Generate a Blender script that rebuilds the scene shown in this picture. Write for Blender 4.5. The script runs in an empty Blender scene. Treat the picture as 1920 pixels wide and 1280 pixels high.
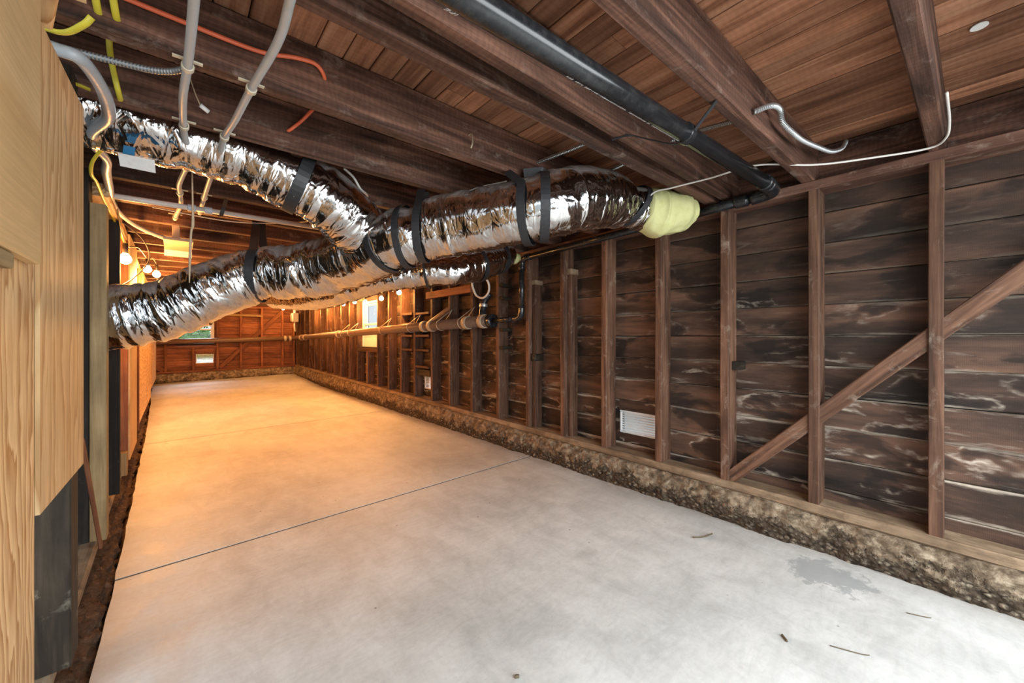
import bpy, math, random
import numpy as np
from mathutils import Vector, Matrix

random.seed(7)
rng = np.random.default_rng(11)
sc = bpy.context.scene
C = sc.collection

# ------------------------------------------------------------------ camera, sky, daylight, exposure
FPX = 725.0
YAW = math.atan(630.0 / FPX)
cd = bpy.data.cameras.new('camera')
cam = bpy.data.objects.new('camera', cd)
C.objects.link(cam)
cam.location = (0, 0, 1.0)
cam.rotation_euler = (math.pi / 2, 0, -YAW)
cd.sensor_width = 36.0
cd.lens = FPX / 1920.0 * 36.0
cd.shift_y = -(640.0 - 633.0) / 1920.0
cd.clip_start = 0.02
sc.camera = cam

w = bpy.data.worlds.new('sky')
sc.world = w
w.use_nodes = True
bg = w.node_tree.nodes['Background']
bg.inputs['Color'].default_value = (0.80, 0.90, 1.0, 1)
bg.inputs['Strength'].default_value = 0.7

def area_light(name, loc, rot, sx, sy, power, col):
    l = bpy.data.lights.new(name, 'AREA')
    l.shape = 'RECTANGLE'
    l.size, l.size_y, l.energy, l.color = sx, sy, power, col
    o = bpy.data.objects.new(name, l)
    C.objects.link(o)
    o.location, o.rotation_euler = loc, rot
    return o
# daylight of the open doorway behind the camera
area_light('doorway_daylight', (0.85, -1.25, 1.12), (math.radians(46), 0, 0), 2.4, 1.5, 40, (0.94, 0.98, 1.0))

# sky light falling steeply through the far window and the side window
area_light('far_window_daylight', (0.3, 11.95, 2.35), (math.radians(-48), 0, 0), 1.6, 1.0, 95, (0.80, 0.88, 1.0))
area_light('side_window_daylight', (3.45, 6.2, 2.3), (0, math.radians(48), 0), 1.0, 1.4, 40, (0.80, 0.88, 1.0))

sc.view_settings.view_transform = 'Standard'
sc.view_settings.look = 'None'
sc.view_settings.gamma = 1
sc.view_settings.use_curve_mapping = False
sc.view_settings.exposure = 1.5
sc.cycles.max_bounces = 7
sc.cycles.diffuse_bounces = 4
sc.cycles.glossy_bounces = 4

# ------------------------------------------------------------------ material helpers
MATS = {}
class NT:
    def __init__(s, name):
        s.m = bpy.data.materials.new(name); s.m.use_nodes = True
        s.t = s.m.node_tree; s.n = s.t.nodes; s.b = s.n['Principled BSDF']; MATS[name] = s.m
    def add(s, t, **kw):
        n = s.n.new(t)
        for k, v in kw.items():
            if hasattr(n, k): setattr(n, k, v)
            else: s.put(n.inputs[k], v)
        return n
    def put(s, sock, v):
        if isinstance(v, bpy.types.NodeSocket): s.t.links.new(v, sock)
        else:
            if isinstance(v, (tuple, list)) and len(v) == 3 and sock.type == 'RGBA': v = (*v, 1)
            sock.default_value = v
    def set(s, **kw):
        for k, v in kw.items(): s.put(s.b.inputs[k.replace('_', ' ')], v)
    def obj(s, rand=True):
        o = s.add('ShaderNodeTexCoord').outputs['Object']
        if not rand: return o
        r = s.add('ShaderNodeObjectInfo').outputs['Random']
        m = s.math('MULTIPLY', r, 37.0)
        return s.add('ShaderNodeVectorMath', operation='ADD').outputs[0] if False else s.vadd(o, m)
    def vadd(s, v, f):
        n = s.n.new('ShaderNodeVectorMath'); n.operation = 'ADD'
        s.put(n.inputs[0], v); c = s.n.new('ShaderNodeCombineXYZ')
        for i in range(3): s.put(c.inputs[i], f)
        s.put(n.inputs[1], c.outputs[0]); return n.outputs[0]
    def scale(s, v, sx, sy, sz):
        n = s.n.new('ShaderNodeMapping'); s.put(n.inputs['Vector'], v); n.inputs['Scale'].default_value = (sx, sy, sz); return n.outputs[0]
    def noise(s, v, scale=1.0, detail=4.0, rough=0.55, dist=0.0):
        n = s.n.new('ShaderNodeTexNoise'); s.put(n.inputs['Vector'], v)
        n.inputs['Scale'].default_value = scale; n.inputs['Detail'].default_value = detail
        n.inputs['Roughness'].default_value = rough; n.inputs['Distortion'].default_value = dist
        return n.outputs['Fac']
    def voro(s, v, scale=1.0, feature='F1', out='Distance', rand=1.0):
        n = s.n.new('ShaderNodeTexVoronoi'); n.feature = feature; s.put(n.inputs['Vector'], v)
        n.inputs['Scale'].default_value = scale; n.inputs['Randomness'].default_value = rand
        return n.outputs[out]
    def ramp(s, f, stops):
        n = s.n.new('ShaderNodeValToRGB'); s.put(n.inputs[0], f); e = n.color_ramp.elements
        while len(e) < len(stops): e.new(0.5)
        for i, (p, c) in enumerate(stops):
            e[i].position = p; e[i].color = (c, c, c, 1) if isinstance(c, (int, float)) else (*c, 1)
        return n.outputs['Color']
    def math(s, op, a, b=0.5, clamp=False):
        n = s.n.new('ShaderNodeMath'); n.operation = op; n.use_clamp = clamp
        s.put(n.inputs[0], a); s.put(n.inputs[1], b); return n.outputs[0]
    def mix(s, f, a, b, mode='MIX'):
        n = s.n.new('ShaderNodeMix'); n.data_type = 'RGBA'; n.blend_type = mode
        s.put(n.inputs[0], f); s.put(n.inputs[6], a); s.put(n.inputs[7], b); return n.outputs[2]
    def bump(s, h, strength=0.5, dist=0.01, prev=None):
        n = s.n.new('ShaderNodeBump'); s.put(n.inputs['Height'], h)
        n.inputs['Strength'].default_value = strength; n.inputs['Distance'].default_value = dist
        if prev is not None: s.put(n.inputs['Normal'], prev)
        return n.outputs[0]
    def sep(s, v):
        n = s.n.new('ShaderNodeSeparateXYZ'); s.put(n.inputs[0], v); return n.outputs
    def vary(s, col, lo=0.7, hi=1.3, hue=0.0):
        r = s.add('ShaderNodeObjectInfo').outputs['Random']
        n = s.n.new('ShaderNodeHueSaturation'); s.put(n.inputs['Color'], col)
        mr = s.n.new('ShaderNodeMapRange'); s.put(mr.inputs[0], r); mr.inputs[3].default_value = lo; mr.inputs[4].default_value = hi
        s.put(n.inputs['Value'], mr.outputs[0]); return n.outputs[0]

def wood(name, c0, c1, c2, rough=0.75, lo=0.75, hi=1.25, dust=None, dust_amt=0.62, across=16.0, saw=0.0, bump=0.35, spec=0.3):
    t = NT(name); v = t.obj()
    n1 = t.noise(t.scale(v, 1.6, across, across), 1.0, 6, 0.62, 0.6)
    n2 = t.noise(t.scale(v, 5.0, 120, 120), 1.0, 4, 0.6)
    n3 = t.noise(v, 5.0, 5, 0.6, 0.4)
    col = t.ramp(n1, [(0.28, c0), (0.5, c1), (0.74, c2)])
    col = t.mix(0.35, col, t.ramp(n2, [(0.3, 0.25), (0.7, 1.0)]), 'MULTIPLY')
    col = t.mix(0.55, col, t.ramp(n3, [(0.3, 0.45), (0.62, 1.0)]), 'MULTIPLY')
    if dust:
        dn = t.noise(t.scale(v, 1.0, 1.6, 1.6), 9.0, 8, 0.72, 0.5)
        col = t.mix(t.ramp(dn, [(dust_amt - 0.1, 0.0), (dust_amt + 0.12, 0.75)]), col, dust)
    if saw:
        wv = t.n.new('ShaderNodeTexWave'); t.put(wv.inputs['Vector'], v); wv.bands_direction = 'X'
        wv.inputs['Scale'].default_value = 16; wv.inputs['Distortion'].default_value = 9; wv.inputs['Detail'].default_value = 3
        col = t.mix(saw, col, t.ramp(wv.outputs['Fac'], [(0.1, 0.45), (0.7, 1.1)]), 'MULTIPLY')
    col = t.vary(col, lo, hi)
    t.set(Base_Color=col, Roughness=rough, Specular_IOR_Level=spec)
    h = t.math('ADD', t.math('MULTIPLY', n2, 0.6), n1)
    t.set(Normal=t.bump(h, bump, 0.004))
    return t.m

wood('stud_wood', (0.038, 0.018, 0.011), (0.130, 0.063, 0.037), (0.26, 0.137, 0.082), lo=0.75, hi=1.25, dust=(0.33, 0.26, 0.20), dust_amt=0.66, across=26, bump=0.5)
wood('joist_wood', (0.024, 0.013, 0.009), (0.118, 0.056, 0.037), (0.33, 0.165, 0.108), lo=0.75, hi=1.2, dust=(0.30, 0.23, 0.185), dust_amt=0.66, saw=0.22, across=24, bump=0.5)
wood('plank_wood', (0.20, 0.075, 0.036), (0.50, 0.22, 0.118), (0.70, 0.38, 0.225), lo=0.55, hi=1.25, saw=0.12, across=26)
wood('plate_wood', (0.05, 0.023, 0.015), (0.135, 0.064, 0.042), (0.22, 0.12, 0.085), dust=(0.36, 0.28, 0.21), dust_amt=0.66)
wood('sill_wood', (0.13, 0.085, 0.05), (0.36, 0.25, 0.155), (0.55, 0.42, 0.28), dust=(0.10, 0.065, 0.04), dust_amt=0.56)
wood('black_wood', (0.009, 0.007, 0.006), (0.022, 0.017, 0.013), (0.05, 0.04, 0.032), dust=(0.11, 0.10, 0.08), dust_amt=0.72)
wood('grey_wood', (0.010, 0.007, 0.005), (0.030, 0.021, 0.013), (0.08, 0.058, 0.037), dust=(0.30, 0.27, 0.20), dust_amt=0.68)
wood('red_wood', (0.10, 0.032, 0.014), (0.25, 0.09, 0.042), (0.38, 0.16, 0.08))
wood('tan_wood', (0.23, 0.145, 0.065), (0.35, 0.235, 0.11), (0.47, 0.33, 0.17), lo=0.9, hi=1.1, across=30)

def light_wood(name, base, late, dark_patch, freq):
    t = NT(name); v = t.obj()
    warp = t.noise(t.scale(v, 1.3, 6, 6), 1.0, 4, 0.55)
    s = t.sep(v)
    f = t.math('ADD', t.math('MULTIPLY', s[1], freq), t.math('MULTIPLY', warp, freq * 0.34))
    f = t.math('ADD', f, t.math('MULTIPLY', s[2], freq * 0.4))
    ring = t.math('FRACT', f, 0)
    col = t.ramp(ring, [(0.0, base), (0.55, tuple(0.5 * (a + b) for a, b in zip(base, late))), (0.86, late), (0.97, base)])
    fine = t.noise(t.scale(v, 6, 160, 160), 1, 4, 0.6)
    col = t.mix(0.3, col, t.ramp(fine, [(0.3, 0.45), (0.65, 1.05)]), 'MULTIPLY')
    pt = t.noise(t.scale(v, 1.0, 3.5, 3.5), 4.0, 7, 0.68, 0.8)
    col = t.mix(t.ramp(pt, [(0.62, 0.0), (0.74, 0.7)]), col, dark_patch)
    blot = t.noise(v, 3.0, 3, 0.5)
    col = t.mix(0.5, col, t.ramp(blot, [(0.3, 0.68), (0.6, 1.05)]), 'MULTIPLY')
    t.set(Base_Color=col, Roughness=0.6, Specular_IOR_Level=0.35, Normal=t.bump(fine, 0.2, 0.003))
    return t.m
light_wood('fir_wood', (0.76, 0.50, 0.25), (0.40, 0.19, 0.065), (0.26, 0.16, 0.08), 30)
light_wood('ply_wood', (0.74, 0.49, 0.245), (0.50, 0.27, 0.105), (0.20, 0.13, 0.075), 17)
light_wood('ply_face', (0.70, 0.46, 0.22), (0.60, 0.36, 0.15), (0.42, 0.25, 0.11), 2.5)

def siding_mat():
    t = NT('siding_wood'); v = t.obj(); raw = t.obj(False)
    n1 = t.noise(t.scale(v, 1.3, 6, 6), 1.0, 6, 0.62, 0.25)
    n2 = t.noise(t.scale(v, 4.0, 110, 110), 1.0, 4, 0.6)
    col = t.ramp(n1, [(0.32, (0.013, 0.008, 0.0055)), (0.48, (0.058, 0.032, 0.021)), (0.66, (0.160, 0.083, 0.051))])
    col = t.mix(0.3, col, t.ramp(n2, [(0.3, 0.35), (0.7, 1.05)]), 'MULTIPLY')
    # vertical saw marks
    wv = t.n.new('ShaderNodeTexWave'); t.put(wv.inputs['Vector'], v); wv.bands_direction = 'X'
    wv.inputs['Scale'].default_value = 60; wv.inputs['Distortion'].default_value = 6; wv.inputs['Detail'].default_value = 4
    col = t.mix(0.22, col, t.ramp(wv.outputs['Fac'], [(0.1, 0.4), (0.8, 1.1)]), 'MULTIPLY')
    # dark damp blotches and pale mineral bloom with outlines of their own
    wet = t.noise(t.scale(v, 2.0, 4.0, 4.0), 1.5, 4, 0.5, 0.35)
    col = t.mix(t.ramp(wet, [(0.54, 0.0), (0.60, 0.75)]), col, (0.009, 0.006, 0.0045))
    rim = t.ramp(wet, [(0.50, 0.0), (0.53, 1.0), (0.535, 1.0), (0.56, 0.0)])
    patchy = t.noise(t.scale(v, 1.6, 5.0, 5.0), 2.0, 6, 0.7)
    z = t.sep(t.add('ShaderNodeNewGeometry').outputs['Position'])[2]
    mr = t.n.new('ShaderNodeMapRange'); t.put(mr.inputs[0], z)
    mr.inputs[1].default_value = 1.50; mr.inputs[2].default_value = 0.55; mr.inputs[3].default_value = 0.10; mr.inputs[4].default_value = 1.0
    y = t.math('ABSOLUTE', t.sep(raw)[1], 0)
    edge = t.math('MULTIPLY', t.math('SUBTRACT', y, 0.050), 22.0, True)
    edge = t.math('MULTIPLY', edge, edge)
    seam = t.math('ADD', t.math('MULTIPLY', edge, 0.70), t.noise(t.scale(v, 1.8, 12, 12), 1.4, 6, 0.65, 0.2))
    seamm = t.ramp(seam, [(0.60, 0.0), (0.80, 1.0)])
    rimm = t.math('MULTIPLY', rim, t.ramp(patchy, [(0.52, 0.0), (0.68, 0.9)]))
    m = t.math('MAXIMUM', t.math('MULTIPLY', seamm, 0.85), rimm)
    m = t.math('MULTIPLY', m, mr.outputs[0], True)
    col = t.vary(col, 0.75, 1.3)
    pale = t.mix(t.noise(v, 30, 3), (0.42, 0.33, 0.24), (0.70, 0.63, 0.53))
    col = t.mix(m, col, pale)
    # dusty flecks
    fl = t.noise(t.scale(v, 1, 1.5, 1.5), 26, 5, 0.75)
    col = t.mix(t.ramp(fl, [(0.66, 0.0), (0.76, 0.4)]), col, (0.36, 0.28, 0.21))
    t.set(Base_Color=col, Roughness=0.72, Specular_IOR_Level=0.35)
    h = t.math('ADD', t.math('MULTIPLY', n2, 0.5), n1)
    t.set(Normal=t.bump(h, 0.35, 0.004))
siding_mat()

def concrete_mat():
    t = NT('slab_concrete'); p = t.add('ShaderNodeNewGeometry').outputs['Position']
    a = t.noise(p, 1.3, 6, 0.6, 0.4); b = t.noise(t.scale(p, 1.5, 0.7, 1), 5.0, 6, 0.65, 0.8); c = t.noise(p, 60, 3, 0.6)
    col = t.ramp(a, [(0.3, (0.49, 0.495, 0.475)), (0.52, (0.62, 0.63, 0.61)), (0.7, (0.70, 0.71, 0.69))])
    col = t.mix(0.55, col, t.ramp(b, [(0.32, 0.70), (0.58, 1.02)]), 'MULTIPLY')
    col = t.mix(0.12, col, t.ramp(c, [(0.3, 0.4), (0.6, 1.0)]), 'MULTIPLY')
    # trowel swirls
    sw = t.noise(t.scale(p, 3, 9, 1), 2.0, 7, 0.7, 1.5)
    col = t.mix(0.42, col, t.ramp(sw, [(0.36, 0.78), (0.58, 1.03)]), 'MULTIPLY')
    # dark specks
    sp = t.voro(p, 9.0); spn = t.noise(p, 3.1, 2)
    k = t.math('MULTIPLY', t.ramp(sp, [(0.0, 1.0), (0.035, 1.0), (0.055, 0.0)]), t.ramp(spn, [(0.5, 0.0), (0.54, 1.0)]))
    col = t.mix(t.math('MULTIPLY', k, 0.75), col, (0.10, 0.08, 0.06))
    # bare grey repair patch by the right curb: a stain with its own outline
    s = t.sep(p)
    dx = t.math('MULTIPLY', t.math('SUBTRACT', s[0], 2.08), 1 / 0.12); dy = t.math('MULTIPLY', t.math('SUBTRACT', s[1], 0.36), 1 / 0.16)
    d = t.math('SQRT', t.math('ADD', t.math('MULTIPLY', dx, dx), t.math('MULTIPLY', dy, dy)), 0)
    d = t.math('ADD', d, t.math('MULTIPLY', t.math('SUBTRACT', t.noise(p, 11, 7, 0.75), 0.5), 3.2))
    col = t.mix(t.ramp(d, [(0.75, 0.75), (0.95, 0.0)]), col, (0.30, 0.32, 0.325))
    # dirt along both edges of the slab
    e = t.math('ADD', t.math('MULTIPLY', t.math('SUBTRACT', s[0], 2.02), 3.2), t.math('SUBTRACT', t.noise(p, 7, 6, 0.7), 0.75))
    col = t.mix(t.ramp(e, [(0.1, 0.0), (0.9, 0.6)]), col, (0.27, 0.23, 0.18))
    e2 = t.math('ADD', t.math('MULTIPLY', t.math('SUBTRACT', -0.02, s[0]), 4.0), t.math('SUBTRACT', t.noise(p, 8, 6, 0.7), 0.75))
    col = t.mix(t.ramp(e2, [(0.1, 0.0), (0.9, 0.6)]), col, (0.30, 0.21, 0.14))
    rg = t.ramp(t.math('ADD', t.math('MULTIPLY', b, 0.5), t.math('MULTIPLY', sw, 0.5)), [(0.35, 0.42), (0.6, 0.62)])
    t.set(Base_Color=col, Roughness=rg, Specular_IOR_Level=0.35, Normal=t.bump(t.math('ADD', sw, t.math('MULTIPLY', c, 0.3)), 0.10, 0.003))
concrete_mat()

def curb_mat():
    t = NT('rough_concrete'); p = t.add('ShaderNodeNewGeometry').outputs['Position']
    a = t.noise(p, 7, 7, 0.7, 0.3); peb = t.voro(t.scale(p, 1, 1, 1.3), 46, 'F1', 'Distance'); pc = t.voro(t.scale(p, 1, 1, 1.3), 46, 'F1', 'Color')
    skin = t.ramp(t.noise(p, 16, 8, 0.75, 0.3), [(0.32, (0.035, 0.025, 0.017)), (0.48, (0.16, 0.118, 0.078)), (0.60, (0.33, 0.265, 0.185)), (0.78, (0.56, 0.49, 0.38))])
    agg = t.mix(t.ramp(peb, [(0.25, 0.0), (0.62, 1.0)]), t.mix(t.sep(pc)[0], (0.055, 0.04, 0.027), (0.36, 0.30, 0.22)), (0.025, 0.018, 0.012))
    agg = t.mix(t.ramp(t.noise(p, 24, 6, 0.75), [(0.42, 0.0), (0.55, 1.0)]), agg, (0.07, 0.05, 0.034))
    z = t.sep(p)[2]
    k = t.math('ADD', t.math('MULTIPLY', t.math('SUBTRACT', 0.10, z), 7.0), t.math('MULTIPLY', t.math('SUBTRACT', t.noise(p, 9, 6, 0.72), 0.5), 2.6))
    km = t.ramp(k, [(0.0, 0.0), (0.22, 1.0)])
    t.set(Base_Color=t.mix(km, skin, agg), Roughness=0.9, Specular_IOR_Level=0.2)
    h = t.math('ADD', t.math('MULTIPLY', t.noise(p, 30, 6, 0.7), 0.6), t.math('MULTIPLY', t.math('MULTIPLY', peb, km), -1.0))
    t.set(Normal=t.bump(h, 0.9, 0.012))
curb_mat()

def dirt_mat():
    t = NT('dirt'); p = t.add('ShaderNodeNewGeometry').outputs['Position']
    a = t.noise(p, 22, 8, 0.75, 0.4)
    t.set(Base_Color=t.ramp(a, [(0.3, (0.035, 0.02, 0.012)), (0.55, (0.13, 0.075, 0.045)), (0.75, (0.30, 0.20, 0.13))]), Roughness=0.95, Specular_IOR_Level=0.15, Normal=t.bump(a, 1.0, 0.02))
dirt_mat()

def foil_mat(name, grid=False):
    t = NT(name); v = t.obj(False)
    uv = t.add('ShaderNodeTexCoord').outputs['UV']
    big = t.noise(t.scale(uv, 17, 5.0, 1), 1.0, 2, 0.5, 1.4)
    fine = t.noise(t.scale(uv, 55, 20, 1), 1.0, 3, 0.55, 1.0)
    cr = t.voro(t.scale(uv, 24, 9, 1), 1.0, 'DISTANCE_TO_EDGE')
    h = t.math('ADD', t.math('MULTIPLY', big, 0.8), t.math('MULTIPLY', fine, 0.16))
    h = t.math('ADD', h, t.math('MULTIPLY', t.math('MINIMUM', cr, 0.12), 1.6))
    if grid:
        s = t.sep(t.scale(uv, 75, 75, 1))
        gx = t.math('ABSOLUTE', t.math('SUBTRACT', t.math('FRACT', s[0], 0), 0.5), 0); gy = t.math('ABSOLUTE', t.math('SUBTRACT', t.math('FRACT', s[1], 0), 0.5), 0)
        g = t.math('MAXIMUM', gx, gy)
        h = t.math('ADD', h, t.ramp(g, [(0.42, 0.0), (0.5, 0.25)]))
    dst = t.noise(v, 5, 6, 0.7)
    up = t.sep(t.add('ShaderNodeNewGeometry').outputs['Normal'])[2]
    dm = t.math('MULTIPLY', t.ramp(up, [(0.45, 0.0), (0.85, 1.0)]), t.ramp(dst, [(0.32, 0.0), (0.5, 0.9)]))
    col = t.mix(t.ramp(fine, [(0.35, 0.0), (0.7, 1.0)]), (0.62, 0.61, 0.60), (0.80, 0.79, 0.78))
    t.set(Base_Color=t.mix(dm, col, (0.11, 0.085, 0.068)), Metallic=t.math('SUBTRACT', 1.0, dm), Roughness=t.math('ADD', 0.11, t.math('MULTIPLY', dm, 0.6)), Normal=t.bump(h, 0.5, 0.012))
foil_mat('foil')
foil_mat('foil_scrim', True)

def plain(name, col, rough=0.5, metal=0.0, spec=0.5, noise=0.0, scale=40, dirt=(0.1, 0.08, 0.06), stretch=(1, 1, 1), bump=0.0):
    t = NT(name); v = t.obj()
    n = t.noise(t.scale(v, *stretch), scale, 5, 0.65)
    c = t.mix(t.math('MULTIPLY', t.ramp(n, [(0.45, 0.0), (0.75, 1.0)]), noise), col, dirt)
    t.set(Base_Color=c, Roughness=rough, Metallic=metal, Specular_IOR_Level=spec)
    if bump: t.set(Normal=t.bump(n, bump, 0.004))
    return t.m
plain('abs_black', (0.012, 0.013, 0.015), 0.22, noise=0.25, scale=14, dirt=(0.10, 0.10, 0.095), stretch=(3, 3, 3))
plain('strap_black', (0.022, 0.023, 0.026), 0.45, noise=0.3, scale=60, dirt=(0.06, 0.06, 0.06))
plain('cast_iron', (0.17, 0.105, 0.07), 0.42, metal=0.1, noise=0.7, scale=30, dirt=(0.06, 0.038, 0.025), bump=0.4)
plain('hub_iron', (0.42, 0.34, 0.25), 0.6, noise=0.5, scale=40, dirt=(0.20, 0.14, 0.09))
plain('grey_pvc', (0.46, 0.475, 0.48), 0.42, noise=0.25, scale=30, dirt=(0.30, 0.29, 0.27))
plain('ivory_plastic', (0.66, 0.60, 0.46), 0.45, noise=0.3, scale=60, dirt=(0.35, 0.30, 0.2))
plain('grey_wrap', (0.40, 0.42, 0.44), 0.35, noise=0.4, scale=30, dirt=(0.22, 0.23, 0.24), bump=0.5)
plain('yellow_cable', (0.66, 0.56, 0.045), 0.45, noise=0.3, scale=50, dirt=(0.35, 0.28, 0.05))
plain('orange_cable', (0.80, 0.16, 0.065), 0.45, noise=0.2, scale=40, dirt=(0.5, 0.12, 0.05))
plain('white_cable', (0.66, 0.63, 0.58), 0.5, noise=0.3, scale=60, dirt=(0.38, 0.33, 0.27))
plain('white_pvc', (0.70, 0.66, 0.61), 0.4, noise=0.25, scale=25, dirt=(0.45, 0.38, 0.3))
plain('blue_grey_fitting', (0.50, 0.56, 0.62), 0.4, noise=0.2)
plain('galvanised', (0.50, 0.50, 0.48), 0.4, metal=0.7, noise=0.4, scale=50, dirt=(0.25, 0.23, 0.2))
plain('steel_wire', (0.45, 0.36, 0.26), 0.45, metal=0.6, noise=0.3)
plain('paper', (0.80, 0.79, 0.77), 0.8, noise=0.15)
plain('blue_tape', (0.02, 0.20, 0.42), 0.6, noise=0.2)
plain('beige_board', (0.45, 0.36, 0.25), 0.7, noise=0.3, scale=20, dirt=(0.4, 0.3, 0.2))
plain('white_trim', (0.66, 0.64, 0.60), 0.5, noise=0.3, scale=20, dirt=(0.40, 0.36, 0.31))
plain('vent_white', (0.75, 0.75, 0.73), 0.5, noise=0.25, dirt=(0.45, 0.42, 0.38))
plain('box_grey', (0.42, 0.40, 0.36), 0.5, noise=0.3)
plain('twine', (0.48, 0.36, 0.23), 0.9, noise=0.4, scale=80)
plain('dark_wire', (0.03, 0.024, 0.02), 0.5)
plain('white_print', (0.62, 0.64, 0.66), 0.5)
plain('white_plug', (0.86, 0.85, 0.82), 0.5)
plain('joint_dark', (0.10, 0.095, 0.085), 0.9, noise=0.5, dirt=(0.03, 0.025, 0.02))
plain('tar_paper', (0.02, 0.015, 0.012), 0.85, noise=0.4)
plain('ground_outside', (0.42, 0.42, 0.40), 0.9, noise=0.5, scale=3, dirt=(0.25, 0.27, 0.2))
plain('stucco', (0.72, 0.70, 0.68), 0.9, noise=0.3, scale=6, dirt=(0.5, 0.5, 0.5))
plain('fibreglass', (0.56, 0.55, 0.27), 0.95, spec=0.1, noise=0.6, scale=22, dirt=(0.44, 0.44, 0.17), bump=0.9)
plain('leaf_green', (0.12, 0.30, 0.035), 0.8, spec=0.08, noise=0.6, scale=6, dirt=(0.11, 0.21, 0.03))
plain('twig_wood', (0.11, 0.085, 0.045), 0.8, noise=0.4)

def armor_mat():
    t = NT('armored_metal'); uv = t.add('ShaderNodeTexCoord').outputs['UV']
    s = t.sep(uv)
    f = t.math('FRACT', t.math('ADD', t.math('MULTIPLY', s[0], 130), s[1]), 0)
    t.set(Base_Color=(0.56, 0.58, 0.58), Metallic=0.75, Roughness=0.35, Normal=t.bump(t.ramp(f, [(0.0, 0.0), (0.5, 1.0), (1.0, 0.0)]), 1.0, 0.004))
armor_mat()

def glass_mat():
    t = NT('window_glass')
    tr = t.n.new('ShaderNodeBsdfTransparent'); tr.inputs[0].default_value = (0.93, 0.95, 0.95, 1)
    gl = t.n.new('ShaderNodeBsdfGlossy'); gl.inputs['Roughness'].default_value = 0.03
    mx = t.n.new('ShaderNodeMixShader'); mx.inputs[0].default_value = 0.008
    t.t.links.new(tr.outputs[0], mx.inputs[1]); t.t.links.new(gl.outputs[0], mx.inputs[2])
    t.t.links.new(mx.outputs[0], t.n['Material Output'].inputs['Surface'])
glass_mat()

def bulb_mat():
    t = NT('bulb_glow'); t.set(Base_Color=(1, 0.8, 0.5), Emission_Color=(1.0, 0.62, 0.24), Emission_Strength=34.0)
bulb_mat()

# ------------------------------------------------------------------ geometry helpers
def link(name, me, mat, parent=None, smooth=False):
    o = bpy.data.objects.new(name, me); C.objects.link(o)
    if mat: me.materials.append(MATS[mat])
    if parent is not None: o.parent = parent
    if smooth:
        me.polygons.foreach_set('use_smooth', [True] * len(me.polygons))
    return o

def mesh(name, vs, fs, mat, parent=None, smooth=False, uvs=None):
    me = bpy.data.meshes.new(name)
    me.from_pydata([tuple(map(float, v)) for v in vs], [], fs)
    if uvs is not None:
        u = me.uv_layers.new(name='UVMap'); li = np.zeros(len(me.loops), dtype=np.int32)
        me.loops.foreach_get('vertex_index', li)
        u.data.foreach_set('uv', np.asarray(uvs, dtype=np.float32)[li].ravel())
    me.update()
    return link(name, me, mat, parent, smooth)

def tag(o, label, cat=None, group=None, kind=None):
    o['label'] = label
    if cat: o['category'] = cat
    if group: o['group'] = group
    if kind: o['kind'] = kind
    return o

def thing(name, label, cat, group=None, loc=(0, 0, 0)):
    o = bpy.data.objects.new(name, None); C.objects.link(o); o.location = loc
    o.empty_display_size = 0.1
    return tag(o, label, cat, group)

def prism_mesh(L, W, T, seg=2, ch=0.004, wob=0.0):
    """bar along local x, width W on y, thickness T on z, chamfered edges, slight wobble"""
    a, b = W / 2, T / 2; ch = min(ch, a * 0.5, b * 0.5)
    prof = [(-a + ch, -b), (a - ch, -b), (a, -b + ch), (a, b - ch), (a - ch, b), (-a + ch, b), (-a, b - ch), (-a, -b + ch)]
    vs = []; fs = []
    for i in range(seg + 1):
        x = -L / 2 + L * i / seg
        wy, wz = (random.uniform(-wob, wob), random.uniform(-wob, wob))
        for (y, z) in prof: vs.append((x, y + wy, z + wz))
    for i in range(seg):
        for j in range(8):
            k = (j + 1) % 8
            fs.append((i * 8 + j, i * 8 + k, i * 8 + 8 + k, i * 8 + 8 + j))
    fs.append(tuple(range(7, -1, -1))); fs.append(tuple(seg * 8 + j for j in range(8)))
    me = bpy.data.meshes.new('bar'); me.from_pydata(vs, [], fs); me.update()
    return me

def bar(name, a, b, W, T, mat, parent=None, wdir=(0, 0, 1), seg=2, ch=0.004, wob=0.0):
    """bar from a to b; W measured along wdir, T along the remaining axis"""
    a, b = Vector(a), Vector(b); d = (b - a); L = d.length; x = d.normalized()
    y = Vector(wdir); y = (y - x * y.dot(x)).normalized(); z = x.cross(y)
    me = prism_mesh(L, W, T, seg, ch, wob); me.name = name
    o = link(name, me, mat, parent)
    M = Matrix((x, y, z)).transposed().to_4x4(); M.translation = (a + b) / 2
    o.matrix_basis = M
    return o

def box(name, X, Y, Z, mat, parent=None, axis=None, seg=2, ch=0.003, wob=0.0):
    dx, dy, dz = X[1] - X[0], Y[1] - Y[0], Z[1] - Z[0]
    cx, cy, cz = (X[0] + X[1]) / 2, (Y[0] + Y[1]) / 2, (Z[0] + Z[1]) / 2
    if axis is None: axis = 'xyz'[int(np.argmax([dx, dy, dz]))]
    if axis == 'x': return bar(name, (X[0], cy, cz), (X[1], cy, cz), dy, dz, mat, parent, (0, 1, 0), seg, ch, wob)
    if axis == 'y': return bar(name, (cx, Y[0], cz), (cx, Y[1], cz), dz, dx, mat, parent, (0, 0, 1), seg, ch, wob)
    return bar(name, (cx, cy, Z[0]), (cx, cy, Z[1]), dy, dx, mat, parent, (0, 1, 0), seg, ch, wob)

def boxes_mesh(name, lst, mat, parent=None):
    vs, fs = [], []
    for (X, Y, Z) in lst:
        k = len(vs)
        vs += [(x, y, z) for x in X for y in Y for z in Z]
        fs += [tuple(k + i for i in f) for f in ((0, 1, 3, 2), (4, 6, 7, 5), (0, 4, 5, 1), (2, 3, 7, 6), (0, 2, 6, 4), (1, 5, 7, 3))]
    return mesh(name, vs, fs, mat, parent)

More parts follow.
